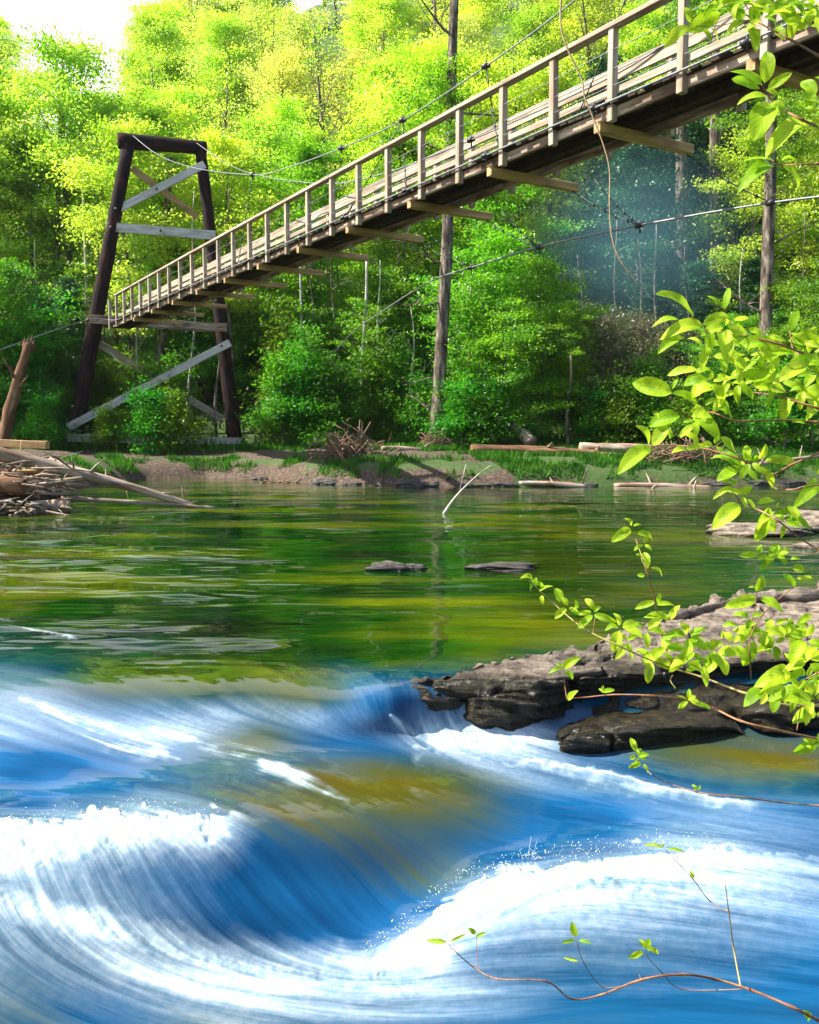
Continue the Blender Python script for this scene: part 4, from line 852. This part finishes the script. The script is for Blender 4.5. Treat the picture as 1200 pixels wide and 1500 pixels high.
def heap(px, py, y, w_, h_, n, label):
    mb = MB(); c = at_y(px, py, y); c.z = gz(c.x, c.y)
    for i in range(n):
        p = c+Vector((rd.gauss(0, w_*.4), rd.gauss(0, .3), abs(rd.gauss(0, h_*.45)))); d = Vector((rd.uniform(-1, 1), rd.uniform(-.5, .5), rd.uniform(-.6, .7))).normalized()*rd.uniform(.4, 1.3)
        mb.tube([p-d*.5, p+Vector((0, 0, rd.uniform(-.05, .08))), p+d*.5], [.022, .02, .006], 4)
    tag(mb.build('brush_pile', M_twig, None, centre=c), label, 'brush pile')
heap(415, 680, 29.2, 1.4, .5, 150, 'low heap of dry sticks on the dirt below the shrubs, nearest the tower')
heap(515, 670, 29.8, 1.3, .7, 150, 'taller heap of reddish dry sticks midway along the bank')
heap(640, 655, 33, .8, .4, 60, 'small heap of sticks at the foot of the tall trunk')
heap(1010, 690, 28.5, 1.6, .6, 120, 'tangle of dry sticks at the right end of the bank')
flog('stick', (478, 645), (512, 684), 29.2, 28.8, .05, .04, M_rot, 'reddish stick leaning against the taller heap of sticks', 'stick')
# ------------------------------------------------------------ foreground dogwood
m, nt, out = newmat('dogwood_leaf'); L = nt.links.new
uv = N(nt, 'UVMap'); sx = N(nt, 'SeparateXYZ'); L(uv.outputs[0], sx.inputs[0])
def mth(op, a, b=None, c=None, clamp=False):
    n = N(nt, 'Math', operation=op, use_clamp=clamp)
    for i, q in enumerate((a, b, c)):
        if q is None: continue
        if isinstance(q, (int, float)): n.inputs[i].default_value = q
        else: L(q, n.inputs[i])
    return n.outputs[0]
s_ = mth('ABSOLUTE', mth('SUBTRACT', sx.outputs[1], .5)); ph = mth('SUBTRACT', mth('MULTIPLY', sx.outputs[0], 7), mth('MULTIPLY', s_, 5))
vein = mth('POWER', mth('ABSOLUTE', mth('COSINE', mth('MULTIPLY', ph, math.pi))), 14); midr = mth('LESS_THAN', s_, .03); vv_ = mth('MAXIMUM', mth('MULTIPLY', vein, .5), midr)
gi = N(nt, 'NewGeometry'); ri = gi.outputs['Random Per Island']
cr = ramp(nt, [(0, (.30, .55, .015)), (.5, (.46, .68, .02)), (1, (.60, .76, .04))], ri)
vm = N(nt, 'MixRGB', blend_type='MULTIPLY'); L(mth('MULTIPLY', vv_, .55), vm.inputs[0]); tcl = N(nt, 'TexCoord'); nl_ = N(nt, 'TexNoise', i_Scale=38.0, i_Detail=5.0, i_Roughness=.7); L(tcl.outputs['Object'], nl_.inputs['Vector']); sp1 = ramp(nt, [(.40, (.35, .45, .2)), (.5, (.9, .9, .9)), (.6, (1, 1, 1)), (.70, (1, 1, 1)), (.74, (.6, .35, .2))], nl_.outputs[0]); mq = N(nt, 'MixRGB', blend_type='MULTIPLY', i_0=.7); L(cr.outputs[0], mq.inputs[1]); L(sp1.outputs[0], mq.inputs[2]); L(mq.outputs[0], vm.inputs[1]); vm.inputs[2].default_value = (.6, .75, .4, 1)
bs = N(nt, 'BsdfPrincipled', i_Roughness=.5); L(vm.outputs[0], bs.inputs['Base Color']); bs.inputs['Specular IOR Level'].default_value = .35
tr = N(nt, 'BsdfTranslucent'); L(vm.outputs[0], tr.inputs[0]); ms = N(nt, 'MixShader', i_0=.58); L(bs.outputs[0], ms.inputs[1]); L(tr.outputs[0], ms.inputs[2])
bp = N(nt, 'Bump', i_Strength=.35, i_Distance=.001); L(mth('MULTIPLY', vv_, -1), bp.inputs['Height']); L(bp.outputs[0], bs.inputs['Normal']); L(bp.outputs[0], tr.inputs['Normal'])
L(ms.outputs[0], out.inputs[0]); M_leaf = m
M_stem = wood('twig', [(.3, (.10, .035, .02)), (.5, (.22, .10, .05)), (.7, (.35, .22, .1))], (40, 40, 40), .6, .2)
M_stemg = wood('green_twig', [(.3, (.2, .13, .05)), (.6, (.42, .34, .12))], (40, 40, 40), .6, .2)
class Leaves:
    def __init__(s, seed): s.V = []; s.F = []; s.U = []; s.rs = random.Random(seed)
    def leaf(s, b, t, w, d, tilt=None):
        """b, t: base and tip (px); w: width over length; d: distance of the base in metres"""
        rs = s.rs; B = at_d(b[0], b[1], d); lp_ = math.hypot(t[0]-b[0], t[1]-b[1])/F*d
        T_ = at_d(t[0], t[1], d+rs.uniform(-.5, .5)*lp_)
        ax = T_-B; Ln = ax.length; ax.normalize()
        nrm = Vector((rs.uniform(-.5, .3), -1+rs.uniform(-.1, .5), rs.uniform(.1, 1.1))) if tilt is None else Vector(tilt)
        nrm = (nrm-ax*nrm.dot(ax)).normalized(); sd = ax.cross(nrm); W_ = w*Ln*rs.uniform(1.0, 1.25)*.5
        cv = rs.uniform(.02, .24)*Ln; fold = rs.uniform(.1, .6); tw = rs.uniform(-.8, .8); wv = rs.uniform(0, 6)
        nt_, ns_ = 11, 7; b0 = len(s.V)
        for i in range(nt_):
            u = i/(nt_-1); u2 = min(max(u, .0), 1); hw = W_*2.05*(u2**.62)*((1-u2)**.72)*(1.0) + (W_*.03)
            c = B+ax*Ln*u+nrm*cv*math.sin(u*math.pi)*1.0-Vector((0, 0, 1))*cv*.9*u*u
            sdir = sd*math.cos(tw*u)+nrm*math.sin(tw*u)
            for j in range(ns_):
                q = (j/(ns_-1)-.5)*2
                s.V.append(tuple(c+sdir*hw*q+nrm*(fold*hw*abs(q)+.06*W_*math.sin(u*11+wv+q*2)*abs(q)))); s.U.append((u, j/(ns_-1)))
        for i in range(nt_-1):
            for j in range(ns_-1): s.F.append((b0+i*ns_+j, b0+i*ns_+j+1, b0+(i+1)*ns_+j+1, b0+(i+1)*ns_+j))
    def cluster(s, px, py, size, n, d, aim=None):
        rs = s.rs; a0 = rs.uniform(0, 6.28)
        for i in range(n):
            a = a0+i*6.28/n+rs.uniform(-.5, .5); 
            if aim is not None: a = aim+(i-(n-1)/2)*1.0+rs.uniform(-.3, .3)
            ln = size*rs.uniform(.6, 1.15); bx, by = px+math.cos(a)*ln*.12, py+math.sin(a)*ln*.12
            s.leaf((bx, by), (bx+math.cos(a)*ln, by+math.sin(a)*ln*.8+ln*.08), rs.uniform(.42, .58), d+rs.uniform(-.02, .02))
    def build(s, parent):
        if not s.V: return
        V = [Vector(v)-parent.location for v in s.V]; me = mesh('leaves', V, s.F, M_leaf)
        u = me.uv_layers.new(name='UVMap'); arr = np.array(s.U, dtype=np.float32)[np.array([l.vertex_index for l in me.loops])]; u.data.foreach_set('uv', arr.ravel())
        o = bpy.data.objects.new('leaves', me); C.link(o); o.parent = parent
def branch(label, d, stems, leaves=(), clusters=(), off=(0, 0), sc_=1.0, seed=1, mat=None, name='leafy_branch'):
    """stems: (points px, radius px at both ends)"""
    tr_ = lambda p: (p[0]/sc_+off[0], p[1]/sc_+off[1])
    x0 = tr_(stems[0][0][-1]); root = empty(name, at_d(*x0, d), label, 'branch')
    lv = Leaves(seed); rs = random.Random(seed)
    for st_i in stems:
        P, r0, r1 = st_i[:3]; mt = st_i[3] if len(st_i) > 3 else (mat or M_stem)
        q = smoothpts([at_d(*tr_(p), d+.03*math.sin(i*1.7)) for i, p in enumerate(P)], 6); k = len(q)
        mb = MB(); rad = [.75*(r0+(r1-r0)*i/k)/F*d*(1+(.35 if i % 6 == 0 and 0 < i < k-1 else 0)) for i in range(k)]; mb.tube(q, rad, 7, True)
        mb.build('stem', mt, root)
    for l in leaves: lv.leaf(tr_(l[:2]), tr_(l[2:4]), l[4] if len(l) > 4 else .5, d+rs.uniform(-.02, .02))
    for c in clusters:
        p = tr_(c[:2]); lv.cluster(p[0], p[1], c[2]/sc_, c[3], d+rs.uniform(-.03, .03), c[4] if len(c) > 4 else None)
    lv.build(root); return root
# crop coordinates of close-up views are divided by the given scale and offset
branch('leafy branch hanging over the footbridge at the top right corner', 1.15, [([(620, 80), (715, 140), (850, 215), (1000, 295), (1200, 410), (1400, 520)], 1.2, 2.6), ([(715, 140), (660, 30), (600, -60)], 1, 1), ([(300, 190), (450, 190), (640, 150), (715, 140)], .8, 1)],
  [(250, 165, 215, 35, .5), (250, 200, 65, 320, .45), (240, 235, 480, 90, .42), (320, 210, 410, 300, .4), (400, 200, 460, 290, .45), (520, 60, 380, 60, .5), (640, 150, 530, 30, .6), (650, 150, 520, 230, .5), (690, 190, 740, 360, .45), (700, 200, 590, 240, .4), (720, 60, 880, 90, .5), (760, 100, 830, 20, .5), (800, 120, 880, 190, .5), (900, 80, 1040, 170, .55), (950, 20, 1180, 10, .4), (1040, 230, 1180, 40, .42), (1060, 60, 1220, 120, .5), (880, 200, 950, 290, .5), (800, 20, 700, -20, .5), (500, 20, 420, -40, .5), (600, 40, 700, 10, .5)],
  [(1000, 20, 190, 5), (870, 20, 180, 5), (620, 10, 180, 4), (1180, 60, 190, 5), (1010, 110, 150, 4), (780, 130, 130, 3), (500, 40, 150, 3), (1120, 180, 150, 3), (740, 30, 170, 4)], (960, 0), 5.0, 11)
branch('branch with a rosette of five large leaves in front of the deck at the right', 1.1, [([(780, 620), (850, 730), (950, 810), (1080, 880), (1200, 930), (1400, 1010)], 1.6, 3)],
  [(800, 610, 815, 350, .5), (780, 620, 545, 510, .42), (770, 650, 560, 570, .3), (825, 650, 1000, 525, .42), (820, 710, 600, 745, .42), (850, 755, 720, 1000, .5), (870, 740, 945, 830, .6), (810, 660, 895, 690, .4), (1130, 880, 810, 1095, .4), (1170, 700, 1070, 580, .5), (1190, 730, 1080, 720, .5), (1130, 790, 1080, 640, .5), (1180, 900, 1230, 990, .5), (1150, 820, 1260, 800, .5)], [(1150, 850, 110, 2)], (960, 0), 5.0, 12)
branch('short twig with four leaves spread flat below the five-leaf rosette', 1.1, [([(870, 1200), (950, 1208), (1080, 1204), (1200, 1200), (1400, 1190)], 1.2, 2.2)],
  [(870, 1180, 650, 1165, .4), (850, 1210, 600, 1350, .42), (920, 1180, 1040, 1170, .6), (930, 1215, 1055, 1355, .5), (870, 1130, 795, 1080, .25)], [], (960, 0), 5.0, 13)
S6 = dict(off=(860, 400), sc_=1200/340)
branch('big leafy branch reaching in from the right, upper part of the bright clump', 1.2, [([(540, 230), (640, 290), (800, 320), (1000, 370), (1200, 450), (1400, 520)], 1.1, 2.6), ([(710, 190), (740, 240), (800, 320)], .9, 1), ([(1050, 330), (1050, 300), (1060, 380), (1100, 430)], .8, 1.0)],
  [(550, 230, 355, 88, .38), (600, 270, 375, 305, .42), (470, 240, 335, 262, .4), (500, 335, 365, 395, .42), (600, 265, 735, 205, .4), (710, 185, 735, 65, .3), (705, 185, 620, 105, .2), (760, 240, 850, 240, .6), (680, 300, 720, 445, .5), (640, 300, 620, 420, .5), (830, 290, 910, 310, .5), (640, 375, 590, 490, .4), (590, 380, 520, 330, .4), (780, 380, 980, 340, .35), (880, 350, 950, 450, .5), (900, 350, 1030, 330, .4), (1050, 290, 1090, 180, .4), (1040, 350, 1230, 350, .42), (1050, 370, 1145, 420, .4), (1140, 470, 960, 550, .4), (1160, 470, 1230, 560, .5), (820, 560, 980, 465, .5), (790, 520, 760, 400, .55), (800, 510, 890, 430, .5), (690, 440, 715, 515, .5), (1060, 480, 1230, 470, .4), (990, 340, 940, 330, .5)],
  [(720, 280, 110, 4), (830, 420, 120, 4), (1120, 360, 110, 4), (740, 380, 120, 4), (640, 430, 100, 3), (900, 420, 120, 4), (1000, 420, 120, 4), (1150, 430, 130, 4)], seed=14, **S6)
branch('second leafy branch in the bright clump with the long horizontal brown stem', 1.28, [([(430, 640), (520, 740), (640, 720), (780, 765), (1000, 760), (1200, 770), (1400, 770)], 1.0, 2.4), ([(540, 660), (640, 710)], .8, .8), ([(640, 590), (800, 610), (1000, 640), (1200, 700), (1400, 740)], 1.2, 2.6)],
  [(440, 620, 235, 565, .42), (570, 500, 415, 520, .35), (440, 620, 580, 680, .35), (560, 530, 660, 500, .5), (540, 640, 660, 570, .75), (500, 580, 620, 540, .4), (480, 740, 320, 780, .55), (370, 750, 340, 720, .5), (430, 780, 340, 890, .55), (550, 740, 690, 840, .5), (540, 740, 650, 740, .6), (480, 850, 560, 780, .4), (500, 830, 575, 885, .5), (430, 860, 420, 790, .4), (850, 580, 1030, 600, .45), (860, 570, 950, 590, .5), (770, 590, 860, 640, .5), (780, 580, 780, 660, .5), (1080, 650, 1000, 730, .5), (1030, 640, 1020, 750, .6), (1100, 590, 1200, 690, .5), (1200, 700, 1130, 750, .5), (1060, 770, 1130, 765, .35), (440, 600, 475, 530, .3), (970, 620, 935, 690, .5), (670, 700, 750, 740, .4), (250, 790, 320, 870, .4)],
  [(640, 560, 110, 4), (740, 560, 100, 4), (790, 540, 90, 3), (600, 690, 100, 3), (1120, 600, 110, 4), (1180, 520, 120, 4), (700, 640, 110, 4), (900, 540, 120, 4), (1000, 560, 110, 3), (560, 760, 90, 3), (1180, 650, 120, 4)], seed=15, **S6)
branch('third leafy branch in the bright clump, lowest, with one big leaf at its far left', 1.22, [([(330, 895), (450, 890), (620, 910), (780, 960), (900, 1010), (960, 1040), (1060, 990), (1200, 930), (1400, 840)], 1.0, 2.4), ([(880, 980), (950, 1100), (1050, 1120), (1150, 1100), (1400, 1080)], .9, 1.8)],
  [(330, 900, 155, 1010, .42), (510, 920, 435, 920, .6), (510, 910, 610, 890, .3), (690, 850, 780, 940, .5), (820, 970, 825, 880, .5), (640, 960, 760, 980, .4), (690, 930, 800, 980, .4), (920, 970, 1090, 980, .35), (890, 960, 925, 860, .35), (790, 1000, 670, 1070, .4), (820, 1010, 885, 1075, .5), (800, 970, 800, 1040, .5), (880, 1000, 960, 1085, .3), (1200, 1080, 1065, 1170, .4), (1190, 1040, 1230, 1000, .5)],
  [(660, 890, 80, 3), (850, 980, 90, 4)], seed=16, **S6)
branch('drooping leafy twig hanging below the bright clump over the far rock', 1.2, [([(740, 1100), (800, 1190), (900, 1230), (1000, 1290), (1100, 1370), (1200, 1430), (1300, 1480)], 1.0, 2.0)],
  [(790, 1200, 645, 1300, .55), (750, 1110, 650, 1150, .3), (760, 1140, 835, 1120, .4), (940, 1210, 870, 1365, .4), (880, 1190, 970, 1160, .4), (1000, 1230, 1110, 1250, .4), (1010, 1270, 1160, 1310, .35), (1090, 1270, 1040, 1190, .5), (830, 1170, 870, 1220, .4), (980, 1210, 990, 1180, .4)],
  [(800, 1150, 80, 3), (950, 1260, 90, 4), (1020, 1290, 90, 4), (740, 1100, 70, 3)], seed=17, **S6)
S7 = dict(off=(740, 740), sc_=1200/460)
branch('long twig reaching left across the pool to a tuft of young leaves', 1.15, [([(95, 290), (190, 380), (300, 470), (440, 540), (600, 610), (760, 660), (920, 720), (1080, 765), (1200, 765), (1400, 750)], .9, 2.8, M_stemg), ([(335, 490), (345, 420)], .7, .7), ([(640, 640), (600, 500), (575, 380), (540, 250), (500, 130)], 1.6, .9)],
  [(480, 90, 405, 130, .45), (480, 80, 455, 40, .4), (490, 80, 520, 70, .3), (505, 110, 565, 130, .5), (530, 180, 545, 235, .6), (520, 190, 500, 185, .5), (535, 270, 505, 265, .7), (555, 240, 600, 265, .3), (575, 370, 495, 390, .35), (580, 375, 590, 330, .4), (625, 435, 530, 415, .4), (580, 380, 650, 380, .35), (630, 435, 670, 380, .55), (210, 370, 190, 315, .7), (140, 345, 145, 375, .6), (105, 300, 75, 265, .4), (115, 310, 120, 270, .5), (130, 330, 185, 300, .3), (270, 400, 268, 355, .35), (340, 400, 305, 345, .4), (335, 420, 275, 470, .4), (340, 420, 430, 430, .35), (330, 410, 270, 405, .35), (340, 410, 365, 380, .4)],
  [(110, 290, 50, 3), (240, 390, 55, 3), (440, 470, 80, 5), (460, 520, 80, 4), (540, 480, 80, 4), (600, 560, 85, 5), (700, 500, 90, 5), (700, 560, 90, 4), (780, 560, 90, 5), (820, 580, 80, 4), (560, 590, 80, 4), (750, 610, 80, 4), (690, 600, 70, 3), (530, 150, 50, 3)], seed=18, **S7)
branch('upright twig over the rock slab with small leaves near the right edge', 1.2, [([(965, 250), (960, 360), (935, 480), (935, 560), (940, 665)], .7, 1.3), ([(1110, 310), (1050, 355), (975, 430), (930, 520)], .9, 1.1, M_stem)],
  [(960, 330, 985, 250, .5), (960, 355, 835, 380, .38), (975, 355, 1065, 400, .5), (955, 320, 930, 310, .5), (965, 190, 890, 190, .45), (970, 190, 980, 140, .5), (1110, 310, 1060, 260, .45), (1115, 280, 1175, 270, .35), (1100, 240, 1145, 245, .8), (1090, 210, 1130, 200, .5), (1000, 230, 1010, 170, .5), (1040, 190, 1085, 160, .5), (1060, 330, 1055, 320, .4), (830, 460, 890, 450, .4), (830, 510, 830, 470, .4)],
  [(1010, 200, 75, 4), (1040, 190, 70, 4), (940, 430, 60, 3), (930, 470, 70, 4), (870, 530, 80, 4), (960, 510, 90, 5), (1030, 460, 80, 4), (1030, 530, 80, 4), (1100, 470, 80, 4), (1000, 490, 70, 3)], seed=19, **S7)
branch('dense spray of leaves at the right edge in front of the rock slab', 1.05, [([(1060, 560), (1100, 640), (1130, 740), (1115, 860)], 1.2, 1.0), ([(1000, 700), (1090, 690), (1200, 640), (1400, 560)], 1.0, 2)],
  [(1100, 620, 1180, 520, .6), (1090, 640, 950, 660, .5), (1100, 600, 1060, 560, .3), (1180, 780, 1100, 830, .55), (1120, 450, 1170, 410, .4), (1110, 480, 1070, 450, .4), (1200, 900, 1100, 935, .5), (1150, 920, 1180, 940, .5), (1190, 800, 1230, 790, .5)],
  [(1070, 680, 90, 5), (1110, 720, 100, 5), (1150, 660, 100, 5), (1000, 710, 80, 4), (1160, 600, 100, 4), (1080, 500, 80, 4), (1150, 510, 90, 4), (1180, 740, 90, 4), (1190, 910, 80, 3), (1040, 720, 70, 3)], seed=20, **S7)
branch('reddish twig running along the front of the rock slab to the right edge', 1.1, [([(235, 740), (300, 735), (420, 724), (560, 728), (680, 742), (780, 768), (900, 825), (1040, 860), (1200, 895), (1400, 950)], 1.0, 2.8), ([(235, 735), (228, 690), (225, 655)], .8, .7), ([(640, 650), (632, 670), (650, 700)], .8, .8, M_stemg)],
  [(225, 625, 290, 565, .4), (220, 625, 165, 635, .35), (225, 640, 260, 660, .6), (225, 615, 195, 600, .3), (240, 745, 280, 705, .5), (370, 715, 420, 695, .35), (370, 715, 375, 685, .4), (375, 715, 358, 700, .4), (700, 745, 730, 725, .6), (700, 750, 675, 765, .5), (720, 760, 785, 775, .25), (650, 700, 640, 685, .5)], [(700, 745, 50, 4)], seed=21, **S7)
branch('low reddish twig over the white water with a small upright tuft at its end', 1.1, [([(560, 1030), (620, 1060), (740, 1098), (900, 1115), (1050, 1135), (1200, 1148), (1400, 1160)], .9, 1.6), ([(560, 1030), (520, 990), (495, 950)], .8, .7, M_stemg)],
  [(500, 940, 480, 885, .5), (510, 960, 550, 945, .5), (500, 960, 475, 965, .6), (520, 985, 470, 1000, .4), (530, 990, 545, 1020, .6), (510, 930, 525, 940, .4), (730, 1090, 715, 1060, .5), (735, 1090, 745, 1065, .4)], [(510, 960, 45, 3)], seed=22, **S7)
S8 = dict(off=(600, 1200), sc_=2.0)
branch('nearly bare curving twig crossing the foam at the bottom right', 1.0, [([(120, 375), (190, 435), (260, 468), (400, 475), (475, 527), (560, 515), (680, 470), (800, 455), (900, 470), (1000, 500), (1120, 550), (1200, 590), (1320, 640)], .9, 3.2, M_stem), ([(110, 350), (120, 375)], .6, .6), ([(200, 440), (195, 345)], .7, .8), ([(970, 490), (950, 380), (935, 270), (925, 190)], 1.8, .8, M_stemg), ([(935, 270), (880, 240), (830, 175), (750, 90)], 1.0, .7), ([(975, 498), (800, 498), (740, 450), (690, 395)], 1.0, .7), ([(680, 475), (570, 492), (510, 420), (490, 360)], .9, .7), ([(678, 470), (673, 455)], 1.2, .8)],
  [(110, 360, 50, 348, .25), (120, 358, 165, 328, .2), (195, 335, 170, 312, .4), (195, 345, 225, 328, .35), (488, 345, 475, 298, .45), (485, 355, 443, 360, .25), (495, 355, 535, 362, .28), (495, 415, 450, 403, .2), (690, 380, 670, 348, .5), (692, 378, 705, 348, .5), (685, 388, 640, 402, .4), (695, 380, 730, 388, .35), (745, 85, 683, 70, .2), (755, 85, 805, 92, .2), (745, 80, 740, 65, .5), (830, 175, 822, 145, .4), (1170, 590, 1150, 555, .5)], [], seed=23, **S8)
# ------------------------------------------------------------ spray
rg = np.random.RandomState(8); mb = MB(); rr_ = random.Random(6)
def wz(px, py): 
    j = int(np.argmin(abs(pxs-px))); i = int(np.argmin(abs(pys-py))); return Vector((WX[i, j], WY[i, j], Z[i, j]))
cx_ = [540, 600, 640, 700, 780, 860, 950, 1050]; cy_ = [1392, 1352, 1310, 1275, 1256, 1245, 1238, 1238]
for i in range(520):
    if i < 420: px = rr_.uniform(530, 1050); py = np.interp(px, cx_, cy_)+rr_.gauss(3, 7)
    else: px = rr_.uniform(-10, 330); py = np.interp(px, [0, 200, 330], [1203, 1180, 1195])+rr_.gauss(2, 4)
    p = wz(px, py)+Vector((0, 0, abs(rr_.gauss(0, .022)))); d = Vector((rr_.uniform(-1, .3), rr_.uniform(-.3, .3), rr_.uniform(.0, 1.0))).normalized()*rr_.uniform(.003, .013)
    mb.tube([p, p+d*.5, p+d], [.0004, .0013*rr_.uniform(.4, 1.6), .0004], 5)
for i in range(9):
    p = wz(775+rr_.uniform(-10, 10), 1262); h = rr_.uniform(.02, .12); mb.tube([p, p+Vector((rr_.uniform(-.02, .02), 0, h*.6)), p+Vector((rr_.uniform(-.03, .03), 0, h))], [.001, .0007, .0003], 5)
m, nt, out = newmat('spray'); bs = N(nt, 'BsdfPrincipled', i_Roughness=.3); nz_ = N(nt, 'TexNoise', i_Scale=20.); cr = ramp(nt, [(.3, (.7, .78, .86)), (.6, (.9, .93, .95))], nz_.outputs[0]); nt.links.new(cr.outputs[0], bs.inputs['Base Color']); nt.links.new(bs.outputs[0], out.inputs[0])
tag(mb.build('spray', m), 'fine white water drops thrown up along the foaming crests', 'spray', None, 'stuff')

# ------------------------------------------------------------ blue wood smoke drifting in the shade
c = at_y(930, 350, 38); n = 24; V = []; 
for i in range(n):
    for j in range(2*n):
        t = math.pi*i/(n-1); p = math.pi*j/n; k = 1+.25*(vnoise(math.sin(t)*math.cos(p)*2+4, math.cos(t)*2+math.sin(p)*math.sin(t)*2, 5)-.5)
        V.append((math.sin(t)*math.cos(p)*6.2*k, math.sin(t)*math.sin(p)*4.6*k, math.cos(t)*5.4*k))
Fs = [(i*2*n+j, (i+1)*2*n+j, (i+1)*2*n+(j+1) % (2*n), i*2*n+(j+1) % (2*n)) for i in range(n-1) for j in range(2*n)]
m = bpy.data.materials.new('smoke'); m.use_nodes = True; nt = m.node_tree
for q in list(nt.nodes):
    if q.type != 'OUTPUT_MATERIAL': nt.nodes.remove(q)
    else: out = q
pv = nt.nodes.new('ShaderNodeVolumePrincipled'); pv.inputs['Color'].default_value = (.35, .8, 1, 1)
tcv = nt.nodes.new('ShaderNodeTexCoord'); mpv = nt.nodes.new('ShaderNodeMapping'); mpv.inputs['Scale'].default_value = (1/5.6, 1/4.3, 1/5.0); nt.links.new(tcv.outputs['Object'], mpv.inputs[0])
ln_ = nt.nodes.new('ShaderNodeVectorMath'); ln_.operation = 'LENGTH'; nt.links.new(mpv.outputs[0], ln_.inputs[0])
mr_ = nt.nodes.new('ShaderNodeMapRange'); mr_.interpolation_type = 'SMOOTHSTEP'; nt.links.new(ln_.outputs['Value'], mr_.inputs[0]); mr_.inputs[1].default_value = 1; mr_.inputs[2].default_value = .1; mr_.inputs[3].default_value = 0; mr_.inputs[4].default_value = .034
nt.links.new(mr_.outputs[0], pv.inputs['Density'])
nt.links.new(pv.outputs[0], out.inputs['Volume'])
tag(link('smoke', mesh('smoke', V, Fs, m), None, Matrix.Translation(c)), 'thin bluish smoke hanging in the shaded wood under the footbridge', 'smoke', None, 'stuff')

mb = MB(); mb.box((0, 0, 58), 1500, 1500, 124); 
m = bpy.data.materials.new('haze'); m.use_nodes = True; nt = m.node_tree
for q in list(nt.nodes):
    if q.type != 'OUTPUT_MATERIAL': nt.nodes.remove(q)
    else: out = q
pv = nt.nodes.new('ShaderNodeVolumePrincipled'); pv.inputs['Color'].default_value = (.9, .95, 1, 1); pv.inputs['Density'].default_value = .00012; pv.inputs['Anisotropy'].default_value = .2
nt.links.new(pv.outputs[0], out.inputs['Volume'])
tag(mb.build('haze', m, None, False), 'thin sunlit air over the river and the wood', 'haze', None, 'stuff')
